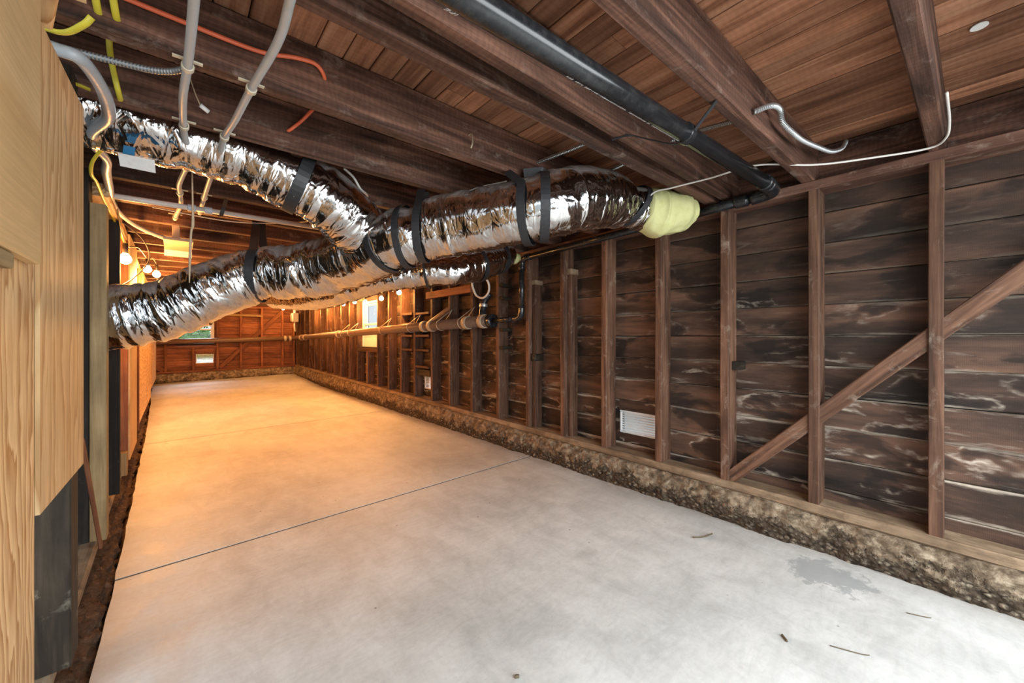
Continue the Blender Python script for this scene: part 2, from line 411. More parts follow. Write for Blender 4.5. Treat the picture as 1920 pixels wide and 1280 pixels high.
def smooth_path(pts, n):
    P = np.array(pts, float)
    if len(P) == 2:
        return P[0] + (P[1] - P[0]) * np.linspace(0, 1, n)[:, None]
    Q = np.vstack([2 * P[0] - P[1], P, 2 * P[-1] - P[-2]])
    seg = len(P) - 1; out = []
    for t in np.linspace(0, seg, n):
        i = min(int(t), seg - 1); f = t - i
        p0, p1, p2, p3 = Q[i], Q[i + 1], Q[i + 2], Q[i + 3]
        out.append(0.5 * ((2 * p1) + (-p0 + p2) * f + (2 * p0 - 5 * p1 + 4 * p2 - p3) * f * f + (-p0 + 3 * p1 - 3 * p2 + p3) * f ** 3))
    return np.array(out)

def frames(P):
    T = np.gradient(P, axis=0); T /= np.linalg.norm(T, axis=1)[:, None] + 1e-12
    up = np.array([0, 0, 1.0]) if abs(T[0][2]) < 0.9 else np.array([1.0, 0, 0])
    n = np.cross(up, T[0]); n /= np.linalg.norm(n); Ns = []
    for t in T:
        n = n - t * n.dot(t); n /= np.linalg.norm(n) + 1e-12; Ns.append(n.copy())
    Ns = np.array(Ns); B = np.cross(T, Ns)
    return T, Ns, B

def tube(name, pts, r, mat, parent=None, seg=10, n=None, straight=False, radii=None, flat=1.0):
    if straight: P = np.array(pts, float)
    else: P = smooth_path(pts, n or max(12, 8 * (len(pts) - 1)))
    T, N, B = frames(P); m = len(P)
    s = np.concatenate([[0], np.cumsum(np.linalg.norm(np.diff(P, axis=0), axis=1))])
    R = np.full(m, r) if radii is None else np.interp(np.linspace(0, 1, m), np.linspace(0, 1, len(radii)), radii)
    vs, fs, uv = [], [], []
    for i in range(m):
        for j in range(seg):
            a = 2 * math.pi * j / seg
            vs.append(P[i] + R[i] * (N[i] * math.cos(a) + B[i] * math.sin(a) * flat)); uv.append((s[i], j / seg))
    for i in range(m - 1):
        for j in range(seg):
            k = (j + 1) % seg
            fs.append((i * seg + j, i * seg + k, (i + 1) * seg + k, (i + 1) * seg + j))
    fs.append(tuple(range(seg - 1, -1, -1))); fs.append(tuple((m - 1) * seg + j for j in range(seg)))
    return mesh(name, vs, fs, mat, parent, True, uv)

def ring(name, c, axis, r0, r1, width, mat, parent=None, seg=20):
    """collar of outer radius r1 (inner r0) around a pipe"""
    c = np.array(c, float); a = np.array(axis, float); a /= np.linalg.norm(a)
    u = np.cross(a, [0, 0, 1.0]) if abs(a[2]) < 0.9 else np.cross(a, [1.0, 0, 0]); u /= np.linalg.norm(u); v = np.cross(a, u)
    prof = [(-width / 2, r0), (-width / 2, r1 * 0.985), (-width / 2 * 0.8, r1), (width / 2 * 0.8, r1), (width / 2, r1 * 0.985), (width / 2, r0)]
    vs, fs = [], []
    for j in range(seg):
        t = 2 * math.pi * j / seg
        for (l, r) in prof: vs.append(c + a * l + (u * math.cos(t) + v * math.sin(t)) * r)
    k = len(prof)
    for j in range(seg):
        q = (j + 1) % seg
        for i in range(k): fs.append((j * k + i, q * k + i, q * k + (i + 1) % k, j * k + (i + 1) % k))
    return mesh(name, vs, fs, mat, parent, True)

def ribbon(name, pts, wdir, width, thick, mat, parent=None, n=None, closed=False):
    P = np.array(pts, float)
    if n: P = smooth_path(pts, n)
    T = np.gradient(P, axis=0); T /= np.linalg.norm(T, axis=1)[:, None] + 1e-12
    wd = np.array(wdir, float)
    if wd.ndim == 1: wd = np.repeat(wd[None], len(P), 0)
    vs, fs = [], []
    for p, t, wv in zip(P, T, wd):
        wv = wv - t * wv.dot(t); wv /= np.linalg.norm(wv) + 1e-12; nn = np.cross(t, wv)
        for a, b in ((-1, -1), (1, -1), (1, 1), (-1, 1)): vs.append(p + wv * a * width / 2 + nn * b * thick / 2)
    m = len(P)
    for i in range(m - 1):
        for j in range(4): fs.append((i * 4 + j, i * 4 + (j + 1) % 4, i * 4 + 4 + (j + 1) % 4, i * 4 + 4 + j))
    fs += [(3, 2, 1, 0), tuple((m - 1) * 4 + j for j in range(4))]
    return mesh(name, vs, fs, mat, parent, False)

def vnoise(a, b, pb, seed):
    """smooth value noise, periodic with pb in the second coordinate"""
    g = np.random.default_rng(seed).random((512, pb))
    ia = np.floor(a).astype(int); ib = np.floor(b).astype(int); fa = a - ia; fb = b - ib
    fa = fa * fa * (3 - 2 * fa); fb = fb * fb * (3 - 2 * fb)
    A = g[ia % 512, ib % pb]; B_ = g[(ia + 1) % 512, ib % pb]; Cc = g[ia % 512, (ib + 1) % pb]; D = g[(ia + 1) % 512, (ib + 1) % pb]
    return (A * (1 - fa) + B_ * fa) * (1 - fb) + (Cc * (1 - fa) + D * fa) * fb

DUCTS = {}
def duct(name, pts, radii, mat, parent, seed, fold=1.0, sag=0.0, pinch=(), part='foil_sleeve'):
    P = smooth_path(pts, 60)
    L = np.linalg.norm(np.diff(P, axis=0), axis=1).sum(); n = int(L / 0.007); P = smooth_path(pts, n)
    T, N, B = frames(P); s = np.concatenate([[0], np.cumsum(np.linalg.norm(np.diff(P, axis=0), axis=1))])
    R = np.interp(np.linspace(0, 1, n), np.linspace(0, 1, len(radii)), radii)
    for (pp, amt, wd) in pinch: R = R * (1 - amt * np.exp(-((s / s[-1] - pp) / wd) ** 2))
    seg = 84
    S, A = np.meshgrid(s, np.arange(seg) / seg, indexing='ij')
    shear = 0.05 * (vnoise(S * 3, A * 4, 4, seed + 5) - 0.5)
    n1 = vnoise((S + shear) * 17, A * 4, 4, seed); n2 = vnoise((S - shear) * 38, A * 8, 8, seed + 1); n3 = vnoise(S * 7, A * 6, 6, seed + 2); n4 = vnoise(S * 15, A * 16, 16, seed + 3)
    rid = 1 - np.abs(2 * n1 - 1); rid2 = 1 - np.abs(2 * n2 - 1)
    amp = 0.35 + 0.9 * vnoise(S * 4, A * 3, 3, seed + 4)
    D = fold * amp * (0.015 * (rid - 0.5) + 0.006 * (rid2 - 0.5)) + 0.020 * (n3 - 0.5) + 0.005 * fold * (np.abs(n4 - 0.5) - 0.25)
    ang = 2 * np.pi * A
    rad = R[:, None] + D
    V = P[:, None, :] + rad[..., None] * (N[:, None, :] * np.cos(ang)[..., None] + B[:, None, :] * np.sin(ang)[..., None])
    V = V.reshape(-1, 3); fs = []
    for i in range(n - 1):
        for j in range(seg):
            k = (j + 1) % seg
            fs.append((i * seg + j, i * seg + k, (i + 1) * seg + k, (i + 1) * seg + j))
    fs.append(tuple(range(seg - 1, -1, -1))); fs.append(tuple((n - 1) * seg + j for j in range(seg)))
    uv = np.stack([S, A], -1).reshape(-1, 2)
    DUCTS[name] = (P, T, R, s)
    return mesh(part, V, fs, mat, parent, True, uv)

def duct_at(name, x=None, frac=None):
    P, T, R, s = DUCTS[name]
    i = int(frac * (len(P) - 1)) if not isinstance(frac, tuple) else int(np.argmin((P[:, 0] - frac[0]) ** 2 + (P[:, 1] - frac[1]) ** 2)); return P[i], T[i], R[i]

def band(name, dname, frac, width, parent=None, mat='strap_black', tilt=0.0, extra=0.010):
    """band wrapped all the way round a duct"""
    p, t, r = duct_at(dname, frac=frac); t = np.array(t)
    u = np.cross(t, [0, 0, 1.0]); u /= np.linalg.norm(u); v = np.cross(u, t)
    pts = []
    for k in range(41):
        a = 2 * math.pi * k / 40
        pts.append(p + (r + extra) * (u * math.cos(a) + v * math.sin(a)) + t * tilt * math.sin(a))
    return ribbon(name, pts, t, width, 0.004, mat, parent)

def sling(name, dname, frac, width, anchors, parent=None, mat='strap_black', extra=0.012):
    """strap hanging from one or two anchors and passing under a duct"""
    p, t, r = duct_at(dname, frac=frac); t = np.array(t); th = np.array([t[0], t[1], 0]); th /= np.linalg.norm(th)
    u = np.array([th[1], -th[0], 0.0]); v = np.array([0, 0, 1.0]); rr = r + extra
    a0 = np.array(anchors[0], float); a1 = np.array(anchors[-1], float)
    if (a0 - p).dot(u) < (a1 - p).dot(u): a0, a1 = a1, a0
    def tang(a, sgn):
        au, av = (a - p).dot(u), (a - p).dot(v); d = math.hypot(au, av); ph = math.atan2(av, au)
        return ph - sgn * math.acos(min(1.0, rr / max(d, rr)))
    t0, t1 = tang(a0, 1), tang(a1, -1)
    while t1 > t0: t1 -= 2 * math.pi
    arc = [p + rr * (u * math.cos(a) + v * math.sin(a)) for a in np.linspace(t0, t1, 34)]
    pts = [a0 + (arc[0] - a0) * f for f in np.linspace(0, 0.95, 8)] + arc + [arc[-1] + (a1 - arc[-1]) * f for f in np.linspace(0.05, 1, 8)]
    return ribbon(name, pts, th, width, 0.004, mat, parent)

# ================================================================== THE SETTING
def struct(o, label):
    o['kind'] = 'structure'; o['label'] = label; return o

# ---- floor: dirt bed, concrete slabs with open joints
JX = 0.008
floor = mesh('floor', [(-0.9, -3.2, -0.06), (2.6, -3.2, -0.06), (2.6, 11.6, -0.06), (-0.9, 11.6, -0.06)], [(0, 1, 2, 3)], 'dirt')
struct(floor, 'smooth grey concrete floor poured in slabs with sawn joints')
def slab(y0l, y0r, y1l, y1r, xl0, xl1, zl=0.0, zr=0.0):
    n = 40; vs = []; fs = []
    for k, dz in ((0, 0), (1, -0.06)):
        for i in range(n + 1):
            f = i / n
            jl = 0.010 * (vnoise(np.array([(y0l + (y1l - y0l) * f) * 9.0]), np.array([0.0]), 3, 77)[0] - 0.5)
            jr = 0.020 * (vnoise(np.array([(y0r + (y1r - y0r) * f) * 5.0]), np.array([1.0]), 3, 78)[0] - 0.5)
            vs.append((xl0 + (xl1 - xl0) * f + jl, y0l + (y1l - y0l) * f, zl * f + dz)); vs.append((2.30 + jr, y0r + (y1r - y0r) * f, zr * f + dz))
    for i in range(n):
        fs.append((2 * i, 2 * i + 1, 2 * i + 3, 2 * i + 2))
        fs.append((2 * i, 2 * i + 2, 2 * i + 2 + 2 * (n + 1), 2 * i + 2 * (n + 1)))
    fs.append((0, 2 * (n + 1), 2 * (n + 1) + 1, 1)); fs.append((2 * n, 2 * n + 1, 2 * n + 1 + 2 * (n + 1), 2 * n + 2 * (n + 1)))
    return mesh('slab', vs, fs, 'slab_concrete', floor)
slab(-3.2, -3.2, 2.277 - JX, 2.366 - JX, -0.18, -0.19)
slab(2.277 + JX, 2.366 + JX, 4.999 - JX, 5.15 - JX, -0.19, -0.226)
slab(4.999 + JX, 5.15 + JX, 8.46 - JX, 8.515 - JX, -0.226, -0.30)
slab(8.46 + JX, 8.515 + JX, 11.3, 11.3, -0.30, -0.42, 0.03, 0.10)

for (yl, yr, xl) in ((2.277, 2.366, -0.19), (4.999, 5.15, -0.226), (8.46, 8.515, -0.30)):
    mesh('joint_filler', [(xl, yl - JX, -0.002), (2.30, yr - JX, -0.002), (2.30, yr + JX, -0.002), (xl, yl + JX, -0.002)], [(0, 1, 2, 3)], 'joint_dark', floor)
def curb(name, parent, Y0, Y1, face, seed, axis='y', xs=1.0, mat='rough_concrete'):
    """rough cast stem wall; face(y) -> list of (offset, z) profile points from floor to top"""
    n = int((Y1 - Y0) / 0.012); vs = []; fs = []
    prof0 = face(Y0); m = 26
    ys = np.linspace(Y0, Y1, n)
    A, B = np.meshgrid(ys - Y0, np.arange(m), indexing='ij')
    d = 0.030 * (vnoise(A * 5, B * 0.15, 64, seed) - 0.5) + 0.020 * (vnoise(A * 22, B * 0.5, 64, seed + 1) - 0.5) + 0.014 * (vnoise(A * 60, B * 1.0, 64, seed + 2) - 0.5)
    for i, y in enumerate(ys):
        pr = np.array(face(y)); q = np.linspace(0, len(pr) - 1, m)
        ox = np.interp(q, range(len(pr)), pr[:, 0]); oz = np.interp(q, range(len(pr)), pr[:, 1])
        for j in range(m):
            k = min(1.0, (m - 1 - j) / 6.0)
            if axis == 'y': vs.append((ox[j] - xs * d[i, j] * (0.25 + 0.75 * k), y, oz[j] + 0.3 * d[i, j] * k))
            else: vs.append((y, ox[j] - d[i, j] * k, oz[j]))
    for i in range(n - 1):
        for j in range(m - 1):
            fs.append((i * m + j, i * m + j + 1, (i + 1) * m + j + 1, (i + 1) * m + j))
    return mesh(name, vs, fs, mat, parent, True)

# ---- right wall
SILL = lambda y: 0.195 + 0.0108 * max(y, -1)
XS0, XS1 = 2.31, 2.435       # stud faces / siding face
WIN2 = (5.83, 6.62, 0.84, 1.60)
VENT1 = (1.32, 1.61, 0.315, 0.478)
VENT2 = (4.28, 4.54, 0.34, 0.51)
YN, YF = -1.5, 11.2
wb = []
def wall_strip(y0, y1, holes):
    z = 0.10
    for (a, b) in sorted(holes): wb.append(((2.46, 2.50), (y0, y1), (z, a))); z = b
    wb.append(((2.46, 2.50), (y0, y1), (z, 1.96)))
cuts = [YN, VENT1[0], VENT1[1], VENT2[0], VENT2[1], WIN2[0], WIN2[1], YF + 0.3]
for i in range(7):
    h = {1: [(VENT1[2], VENT1[3])], 3: [(VENT2[2], VENT2[3])], 5: [(WIN2[2], WIN2[3])]}.get(i, [])
    wall_strip(cuts[i], cuts[i + 1], h)
wall_right = boxes_mesh('wall_right', wb, 'tar_paper')
struct(wall_right, 'long stud wall of dark water-stained siding boards with open bays')
# siding boards, row by row, cut round the openings
rows = [0.10] + [0.250 + 0.1525 * k for k in range(10)] + [1.775]
HOL = [VENT1, VENT2, WIN2]
for k in range(len(rows) - 1):
    z0, z1 = rows[k] + 0.0016, rows[k + 1] - 0.0016
    ends = [YN, random.uniform(2.7, 3.3), random.uniform(6.9, 8.4), YF]
    spans = [(ends[i], ends[i + 1] - 0.003) for i in range(3)]
    for hy0, hy1, hz0, hz1 in HOL:
        ns = []
        for (a, b) in spans:
            if a < hy1 and b > hy0 and z0 < hz1 - 0.01 and z1 > hz0 + 0.01:
                lo = z0 >= hz0 - 0.03 or True
                if b - hy1 > 0.02: ns.append((hy1, b))
                if hy0 - a > 0.02: ns.append((a, hy0))
                if hz0 - z0 > 0.02: box('siding_board', (XS1, XS1 + 0.022), (hy0, hy1), (z0, hz0), 'siding_wood', wall_right, 'y')
                if z1 - hz1 > 0.02: box('siding_board', (XS1, XS1 + 0.022), (hy0, hy1), (hz1, z1), 'siding_wood', wall_right, 'y')
            else: ns.append((a, b))
        spans = ns
    for (a, b) in spans:
        j = random.uniform(-0.003, 0.003)
        box('siding_board', (XS1 + j, XS1 + 0.022 + j), (a, b), (z0, z1), 'siding_wood', wall_right, 'y', seg=3, ch=0.005, wob=0.0012)
studs = [0.077 - 0.403 * k for k in (3, 2, 1)] + [0.077, 0.473, 0.874, 1.266, 1.681, 2.075, 2.48, 2.892, 3.318, 3.756, 4.155, 4.598, 4.99, 5.40, 5.80, 6.67, 7.08, 7.52, 7.95, 8.41, 8.87, 9.33, 9.79, 10.24, 10.70, 11.08]
for y in studs:
    wdt = 0.043 if y > 0 else 0.045
    b_ = bar('stud', (2.372 + random.uniform(-0.003, 0.003), y - wdt / 2, SILL(y)), (2.372 + random.uniform(-0.003, 0.003), y - wdt / 2, 1.712), 0.122, wdt, 'stud_wood', wall_right, (1, 0, 0), seg=3, wob=0.0015, ch=0.003)
bar('top_plate', (2.371, YN, 1.733), (2.371, YF, 1.733), 0.127, 0.045, 'plate_wood', wall_right, (1, 0, 0), seg=3, ch=0.004)
bar('sill_plate', (2.365, YN, SILL(-1.5) - 0.024), (2.365, YF, SILL(YF) - 0.024), 0.139, 0.048, 'sill_wood', wall_right, (1, 0, 0), seg=3, ch=0.014)
curb('foundation_curb', wall_right, YN - 1.5, YF, lambda y: [(2.262, -0.03), (2.258, 0.03), (2.256, 0.07 + 0.004 * y), (2.266, 0.115 + 0.007 * max(y, 0)), (2.288, 0.150 + 0.0095 * max(y, 0)), (2.32, 0.158 + 0.0108 * max(y, 0)), (2.46, 0.160 + 0.0108 * max(y, 0))], 31)
# let-in diagonal braces
bar('diagonal_brace', (2.332, 0.86, 0.190), (2.332, -0.62, 1.712), 0.066, 0.022, 'stud_wood', wall_right, (0, 1, 1), seg=3)
bar('diagonal_brace', (2.332, 9.95, 1.05), (2.332, 9.45, 0.31), 0.075, 0.022, 'stud_wood', wall_right, (0, 1, -1), seg=2)
# blocks nailed into the bays
def block(y0, y1, z0, z1, x0=2.315, x1=2.432, m='stud_wood'): box('blocking', (x0, x1), (y0, y1), (z0, z1), m, wall_right)
block(1.995, 2.032, 0.21, 1.50, 2.35, 2.433, 'stud_wood'); block(1.99, 2.032, 1.50, 1.545, 2.34, 2.435, 'sill_wood')
block(2.395, 2.437, 0.22, 1.46, 2.35, 2.433, 'stud_wood'); block(2.39, 2.437, 1.46, 1.50, 2.34, 2.435, 'sill_wood'); block(2.38, 2.437, 0.80, 0.86, 2.33, 2.435, 'grey_wood')
block(0.785, 0.831, 0.82, 0.868, 2.36, 2.435, 'grey_wood')
for z in (1.48, 1.36, 1.06, 0.89): block(2.80, 2.849, z, z + 0.03, 2.312, 2.435, 'grey_wood')
for z in (1.29, 1.155, 1.01, 0.83, 0.62): block(4.21, 4.555, z, z + 0.028)
for z in (1.30, 1.17, 1.01, 0.83): block(4.65, 4.945, z, z + 0.028)
block(4.24, 4.54, 0.52, 0.60, 2.35, 2.433, 'grey_wood')
block(5.80, 6.627, 0.775, 0.835); block(6.20, 6.245, SILL(6.2), 0.775); block(5.80, 6.627, 1.605, 1.66)
block(3.26, 4.19, 1.465, 1.545, 2.268, 2.306, 'red_wood')
# fixing strip by the window head
block(5.25, 6.2, 1.665, 1.70, 2.262, 2.306, 'tan_wood')

# ---- ceiling: subfloor planks, joists, rim
ceiling = boxes_mesh('ceiling', [((-0.85, 2.50), (YN, YF + 0.3), (1.962, 1.99))], 'tar_paper')
struct(ceiling, 'old redwood subfloor planks carried on dark joists')
x = -0.80
while x < 2.40:
    pw = random.choice([0.083, 0.086, 0.089, 0.092])
    ends = [YN, random.uniform(0.4, 2.0) + 0.05, random.uniform(3.5, 6.5), YF + 0.1]
    if random.random() < 0.45: ends.pop(1)
    for i in range(len(ends) - 1):
        j = random.uniform(0, 0.003)
        box('plank', (x + 0.0018, x + pw - 0.0018), (ends[i] + 0.001, ends[i + 1] - 0.001), (1.939 + j, 1.961), 'plank_wood', ceiling, 'y', seg=2, ch=0.003)
    x += pw
def joist(y0, y1, x0=-0.70, x1=2.39, zb=1.755, zt=1.938, skew=-0.022, mat='joist_wood'):
    yc, t = (y0 + y1) / 2, y1 - y0
    bar('joist', (x0, yc - skew * (1.2 - x0), (zb + zt) / 2), (x1, yc + skew * (x1 - 1.2), (zb + zt) / 2), zt - zb, t, mat, ceiling, (0, 0, 1), seg=4, ch=0.005, wob=0.002)
jy = [(-1.16, -1.112), (-0.75, -0.702), (-0.335, -0.287), (0.053, 0.104), (0.475, 0.530), (0.905, 0.965), (1.335, 1.388), (1.725, 1.775), (2.155, 2.205), (2.56, 2.61), (2.98, 3.03), (3.39, 3.44)]
jy += [(3.80 + 0.41 * k, 3.85 + 0.41 * k) for k in range(18)]
for (a, b) in jy: joist(a, b)
joist(0.805, 0.852, 0.28, 2.39, 1.755, 1.93, 0.0)            # short sister joist that starts above the drain pipe
for i in range(len(jy) - 1):
    a, b = jy[i][1] - 0.024, jy[i + 1][0] - 0.028
    box('rim_block', (2.39, 2.434), (a, b), (1.757, 1.936), 'joist_wood', ceiling, 'y')
pl = mesh('ceiling_plug', *(lambda n: ([(1.823 + 0.019 * math.cos(2 * math.pi * i / n), -0.044 + 0.019 * math.sin(2 * math.pi * i / n), 1.937 - 0.003 * k) for k in (0, 1) for i in range(n)],
      [tuple(range(n, 2 * n))] + [(i, (i + 1) % n, n + (i + 1) % n, n + i) for i in range(n)]))(16), 'white_plug', ceiling)
pl['label'] = 'white round plug in a ceiling plank'

# ---- end wall
YE = 11.10
W1 = (-0.02, 0.66, 0.86, 1.52)      # window 1: X0 X1 Z0 Z1
V3 = (0.335, 0.655, 0.42, 0.63)
eb = []
ys2 = (YE + 0.115, YE + 0.16)
xc = [-0.9, -0.02, 0.335, 0.655, 0.66, 2.47]
for i in range(5):
    hs = {1: [(W1[2], W1[3])], 2: [(V3[2], V3[3]), (W1[2], W1[3])], 3: [(W1[2], W1[3])]}.get(i, []); z = 0.0
    for (a, b) in hs: eb.append(((xc[i], xc[i + 1]), ys2, (z, a))); z = b
    eb.append(((xc[i], xc[i + 1]), ys2, (z, 1.96)))
wall_back = boxes_mesh('wall_back', eb, 'tar_paper')
struct(wall_back, 'far end wall of red-brown boards and studs with a small window')
for k in range(12):
    z0, z1 = 0.20 + 0.148 * k, 0.20 + 0.148 * (k + 1) - 0.003
    if z0 > 1.8: break
    spans = [(-0.8, 2.42)]
    for (hx0, hx1, hz0, hz1) in (W1, V3):
        ns = []
        for (a, b) in spans:
            if z0 < hz1 - 0.01 and z1 > hz0 + 0.01 and a < hx1 and b > hx0:
                if hx0 - a > 0.02: ns.append((a, hx0))
                if b - hx1 > 0.02: ns.append((hx1, b))
                if hz0 - z0 > 0.02: box('siding_board', (hx0, hx1), (YE + 0.09, YE + 0.112), (z0, hz0), 'red_wood', wall_back, 'x')
                if z1 - hz1 > 0.02: box('siding_board', (hx0, hx1), (YE + 0.09, YE + 0.112), (hz1, z1), 'red_wood', wall_back, 'x')
            else: ns.append((a, b))
        spans = ns
    for (a, b) in spans: box('siding_board', (a, b), (YE + 0.09, YE + 0.112), (z0, z1), 'red_wood', wall_back, 'x', seg=2, ch=0.005)
ES = lambda xx: 0.275 + 0.018 * xx
for xx in (-0.70, -0.17, 0.72, 1.16, 1.58, 2.02, 2.27): box('stud', (xx - 0.023, xx + 0.023), (YE, YE + 0.088), (ES(xx), 1.712), 'red_wood', wall_back, 'z')
box('cripple_stud', (0.27, 0.315), (YE, YE + 0.088), (ES(0.3), 0.775), 'red_wood', wall_back, 'z')
box('rough_sill', (-0.145, 0.695), (YE, YE + 0.088), (0.775, 0.82), 'red_wood', wall_back, 'x')
box('header', (-0.145, 0.695), (YE, YE + 0.088), (1.56, 1.65), 'red_wood', wall_back, 'x')
box('ledger_board', (0.70, 1.60), (YE - 0.022, YE - 0.001), (1.505, 1.56), 'tan_wood', wall_back, 'x')
box('top_plate', (-0.8, 2.31), (YE, YE + 0.088), (1.712, 1.757), 'red_wood', wall_back, 'x')
bar('sill_plate', (-0.8, YE + 0.044, ES(-0.8) - 0.022), (2.31, YE + 0.044, ES(2.31) - 0.022), 0.088, 0.044, 'red_wood', wall_back, (0, 1, 0))
bar('diagonal_brace', (0.76, YE + 0.02, 0.31), (2.02, YE + 0.02, 1.66), 0.09, 0.022, 'red_wood', wall_back, (1, 0, -1))
bar('diagonal_brace', (-0.20, YE + 0.02, 0.29), (-0.68, YE + 0.02, 0.62), 0.09, 0.022, 'red_wood', wall_back, (1, 0, 1))
curb('foundation_curb', wall_back, -0.8, 2.30, lambda xx: [(YE - 0.06, -0.03), (YE - 0.06, 0.08), (YE - 0.05, 0.16), (YE - 0.02, ES(xx) - 0.05), (YE + 0.08, ES(xx) - 0.045)], 57, 'x')

# ---- left wall
wall_left = boxes_mesh('wall_left', [((-0.80, -0.76), (1.66, YF + 0.3), (-0.06, 1.96)), ((-0.80, -0.30), (2.60, 2.62), (0.1, 1.3))], 'tar_paper')
struct(wall_left, 'patchwork left wall of new lumber, plywood and old dark posts')
def lab(o, l): o['label'] = l; return o
lab(box('board', (-0.235, -0.192), (0.62, 1.089), (-0.04, 1.20), 'fir_wood', wall_left, 'z', seg=3), 'pale fir board with strong vertical grain')
lab(box('header_panel', (-0.1915, -0.174), (0.40, 1.024), (1.124, 1.90), 'ply_face', wall_left, 'y', seg=3), 'plywood header panel with a pale sanded patch')
lab(box('block', (-0.1915, -0.178), (0.60, 0.90), (1.10, 1.1235), 'tan_wood', wall_left, 'y'), 'small greenish plywood offcut under the header')
lab(mesh('plywood_sheet', [(xx, yy, zz) for xx in (-0.218, -0.200) for (yy, zz) in ((1.172, 0.655), (1.642, 0.640), (1.642, 1.655), (1.172, 1.62))],
         [(0, 1, 2, 3), (7, 6, 5, 4), (0, 4, 5, 1), (1, 5, 6, 2), (2, 6, 7, 3), (3, 7, 4, 0)], None, wall_left), 'tall weathered plywood sheet with vertical grain')
# the sheet's grain runs upright: give it a turned object frame
ps = [o for o in C.objects if o.name == 'plywood_sheet'][0]
ps.data.materials.append(MATS['ply_wood'])
ps.data.transform(Matrix.Rotation(math.radians(90), 4, 'Y')); ps.rotation_euler = (0, math.radians(-90), 0)
box('nailer', (-0.255, -0.206), (1.092, 1.171), (0.64, 1.60), 'grey_wood', wall_left, 'z')
lab(box('old_post', (-0.34, -0.218), (1.60, 1.70), (0.095, 1.75), 'grey_wood', wall_left, 'z', seg=3), 'weathered grey post with a rotted pale foot')
lab(box('black_post', (-0.42, -0.292), (2.52, 2.62), (0.09, 1.75), 'black_wood', wall_left, 'z', seg=3), 'nearly black old timber post')
lab(box('stud', (-0.290, -0.237), (2.52, 2.60), (0.09, 1.60), 'tan_wood', wall_left, 'z', seg=3), 'narrow new stud with a bright sawn edge')
bar('lath', (-0.25, 2.02, 0.64), (-0.245, 2.42, 0.10), 0.020, 0.012, 'red_wood', wall_left)
for (y0, m) in ((3.10, 'black_wood'), (3.68, 'red_wood'), (4.62, 'red_wood'), (5.10, 'red_wood'), (7.7, 'red_wood'), (8.2, 'red_wood'), (9.4, 'red_wood'), (10.3, 'red_wood')):
    k = 0.017 * y0
    box('stud', (-0.30 - k * 0.6, -0.20 - k * 0.75), (y0, y0 + 0.05), (0.12, 1.66), m, wall_left, 'z')
box('block', (-0.33, -0.245), (3.60, 3.66), (0.09, 0.24), 'tan_wood', wall_left)
for (y0, y1, z0, z1) in ((3.05, 3.42, 1.22, 1.72), (3.78, 4.42, 0.15, 1.72), (5.16, 7.60, 0.15, 1.72), (7.72, 11.0, 0.15, 1.72)):
    xo = -0.205 - 0.0135 * (y0 + y1) / 2 + 0.018 - (0.06 if y1 < 3.5 else 0.0)
    lab(box('plywood_sheet', (xo - 0.015, xo), (y0, y1), (z0, z1), 'ply_wood', wall_left, 'z' if y1 - y0 < 1.2 else 'y'), 'pale plywood sheet on the left wall')
bar('top_plate', (-0.275, 2.62, 1.69), (-0.38, 11.0, 1.69), 0.075, 0.06, 'fir_wood', wall_left, (1, 0, 0))
bar('sill_plate', (-0.325, 1.0, 0.075), (-0.45, 11.0, 0.085), 0.165, 0.035, 'sill_wood', wall_left, (1, 0, 0), seg=3, ch=0.01)
curb('foundation_curb', wall_left, 0.4, 11.0, lambda y: [(-0.165 - 0.018 * y + 0.005, -0.03), (-0.185 - 0.0165 * y, 0.01), (-0.20 - 0.016 * y, 0.04), (-0.215 - 0.0155 * y, 0.065), (-0.30 - 0.015 * y, 0.068)], 91, 'y', -1.0, 'dirt')
# offcuts wedged above the plywood sheet
lab(bar('wood_wedge', (-0.19, 1.10, 1.66), (-0.215, 1.21, 1.655), 0.055, 0.05, 'fir_wood', wall_left), 'chipped wedge of pale wood')
lab(bar('wood_stick', (-0.30, 1.285, 1.76), (-0.155, 1.30, 1.775), 0.024, 0.022, 'fir_wood', wall_left, ch=0.006), 'short round-ended stick of pale wood')

# ---- windows
def window(name, label, to_world, W, H, rails, lower_mat='window_glass', paper=False):
    """double hung window in local x (width), z (height), y (depth)"""
    root = bpy.data.objects.new(name, None); C.objects.link(root); struct(root, label); root.matrix_basis = to_world
    f = 0.035
    def b(n, X, Y, Z, m, p): return box(n, X, Y, Z, m, p)
    b('frame', (0, f), (0, 0.09), (0, H), 'white_trim', root); b('frame', (W - f, W), (0, 0.09), (0, H), 'white_trim', root)
    b('frame', (f, W - f), (0, 0.09), (H - f, H), 'white_trim', root); b('window_sill', (0, W), (-0.01, 0.10), (-0.02, 0.012), 'grey_wood', root)
    h = H * 0.52
    for (z0, z1, y0) in ((0.012, h, 0.02), (h - 0.025, H - f, 0.055)):
        s = b('sash', (f, f + 0.028), (y0, y0 + 0.028), (z0, z1), 'white_trim', root)
        b('sash', (W - f - 0.028, W - f), (y0, y0 + 0.028), (z0, z1), 'white_trim', root)
        b('sash', (f + 0.028, W - f - 0.028), (y0, y0 + 0.028), (z0, z0 + 0.03), 'white_trim', root)
        b('sash', (f + 0.028, W - f - 0.028), (y0, y0 + 0.028), (z1 - 0.03, z1), 'white_trim', root)
        b('pane', (f + 0.02, W - f - 0.02), (y0 + 0.011, y0 + 0.015), (z0 + 0.02, z1 - 0.02), 'window_glass', root)
    if paper: lab(b('paper_sheet', (f + 0.03, W - f - 0.03), (0.012, 0.016), (0.0, H * 0.36), 'paper', root), 'white sheet covering the lowest part of the window')
    return root
window('window_1', 'small sash window in the far end wall looking onto a green bush',
       Matrix.Translation((W1[0], YE + 0.06, W1[2])), W1[1] - W1[0], W1[3] - W1[2], True)
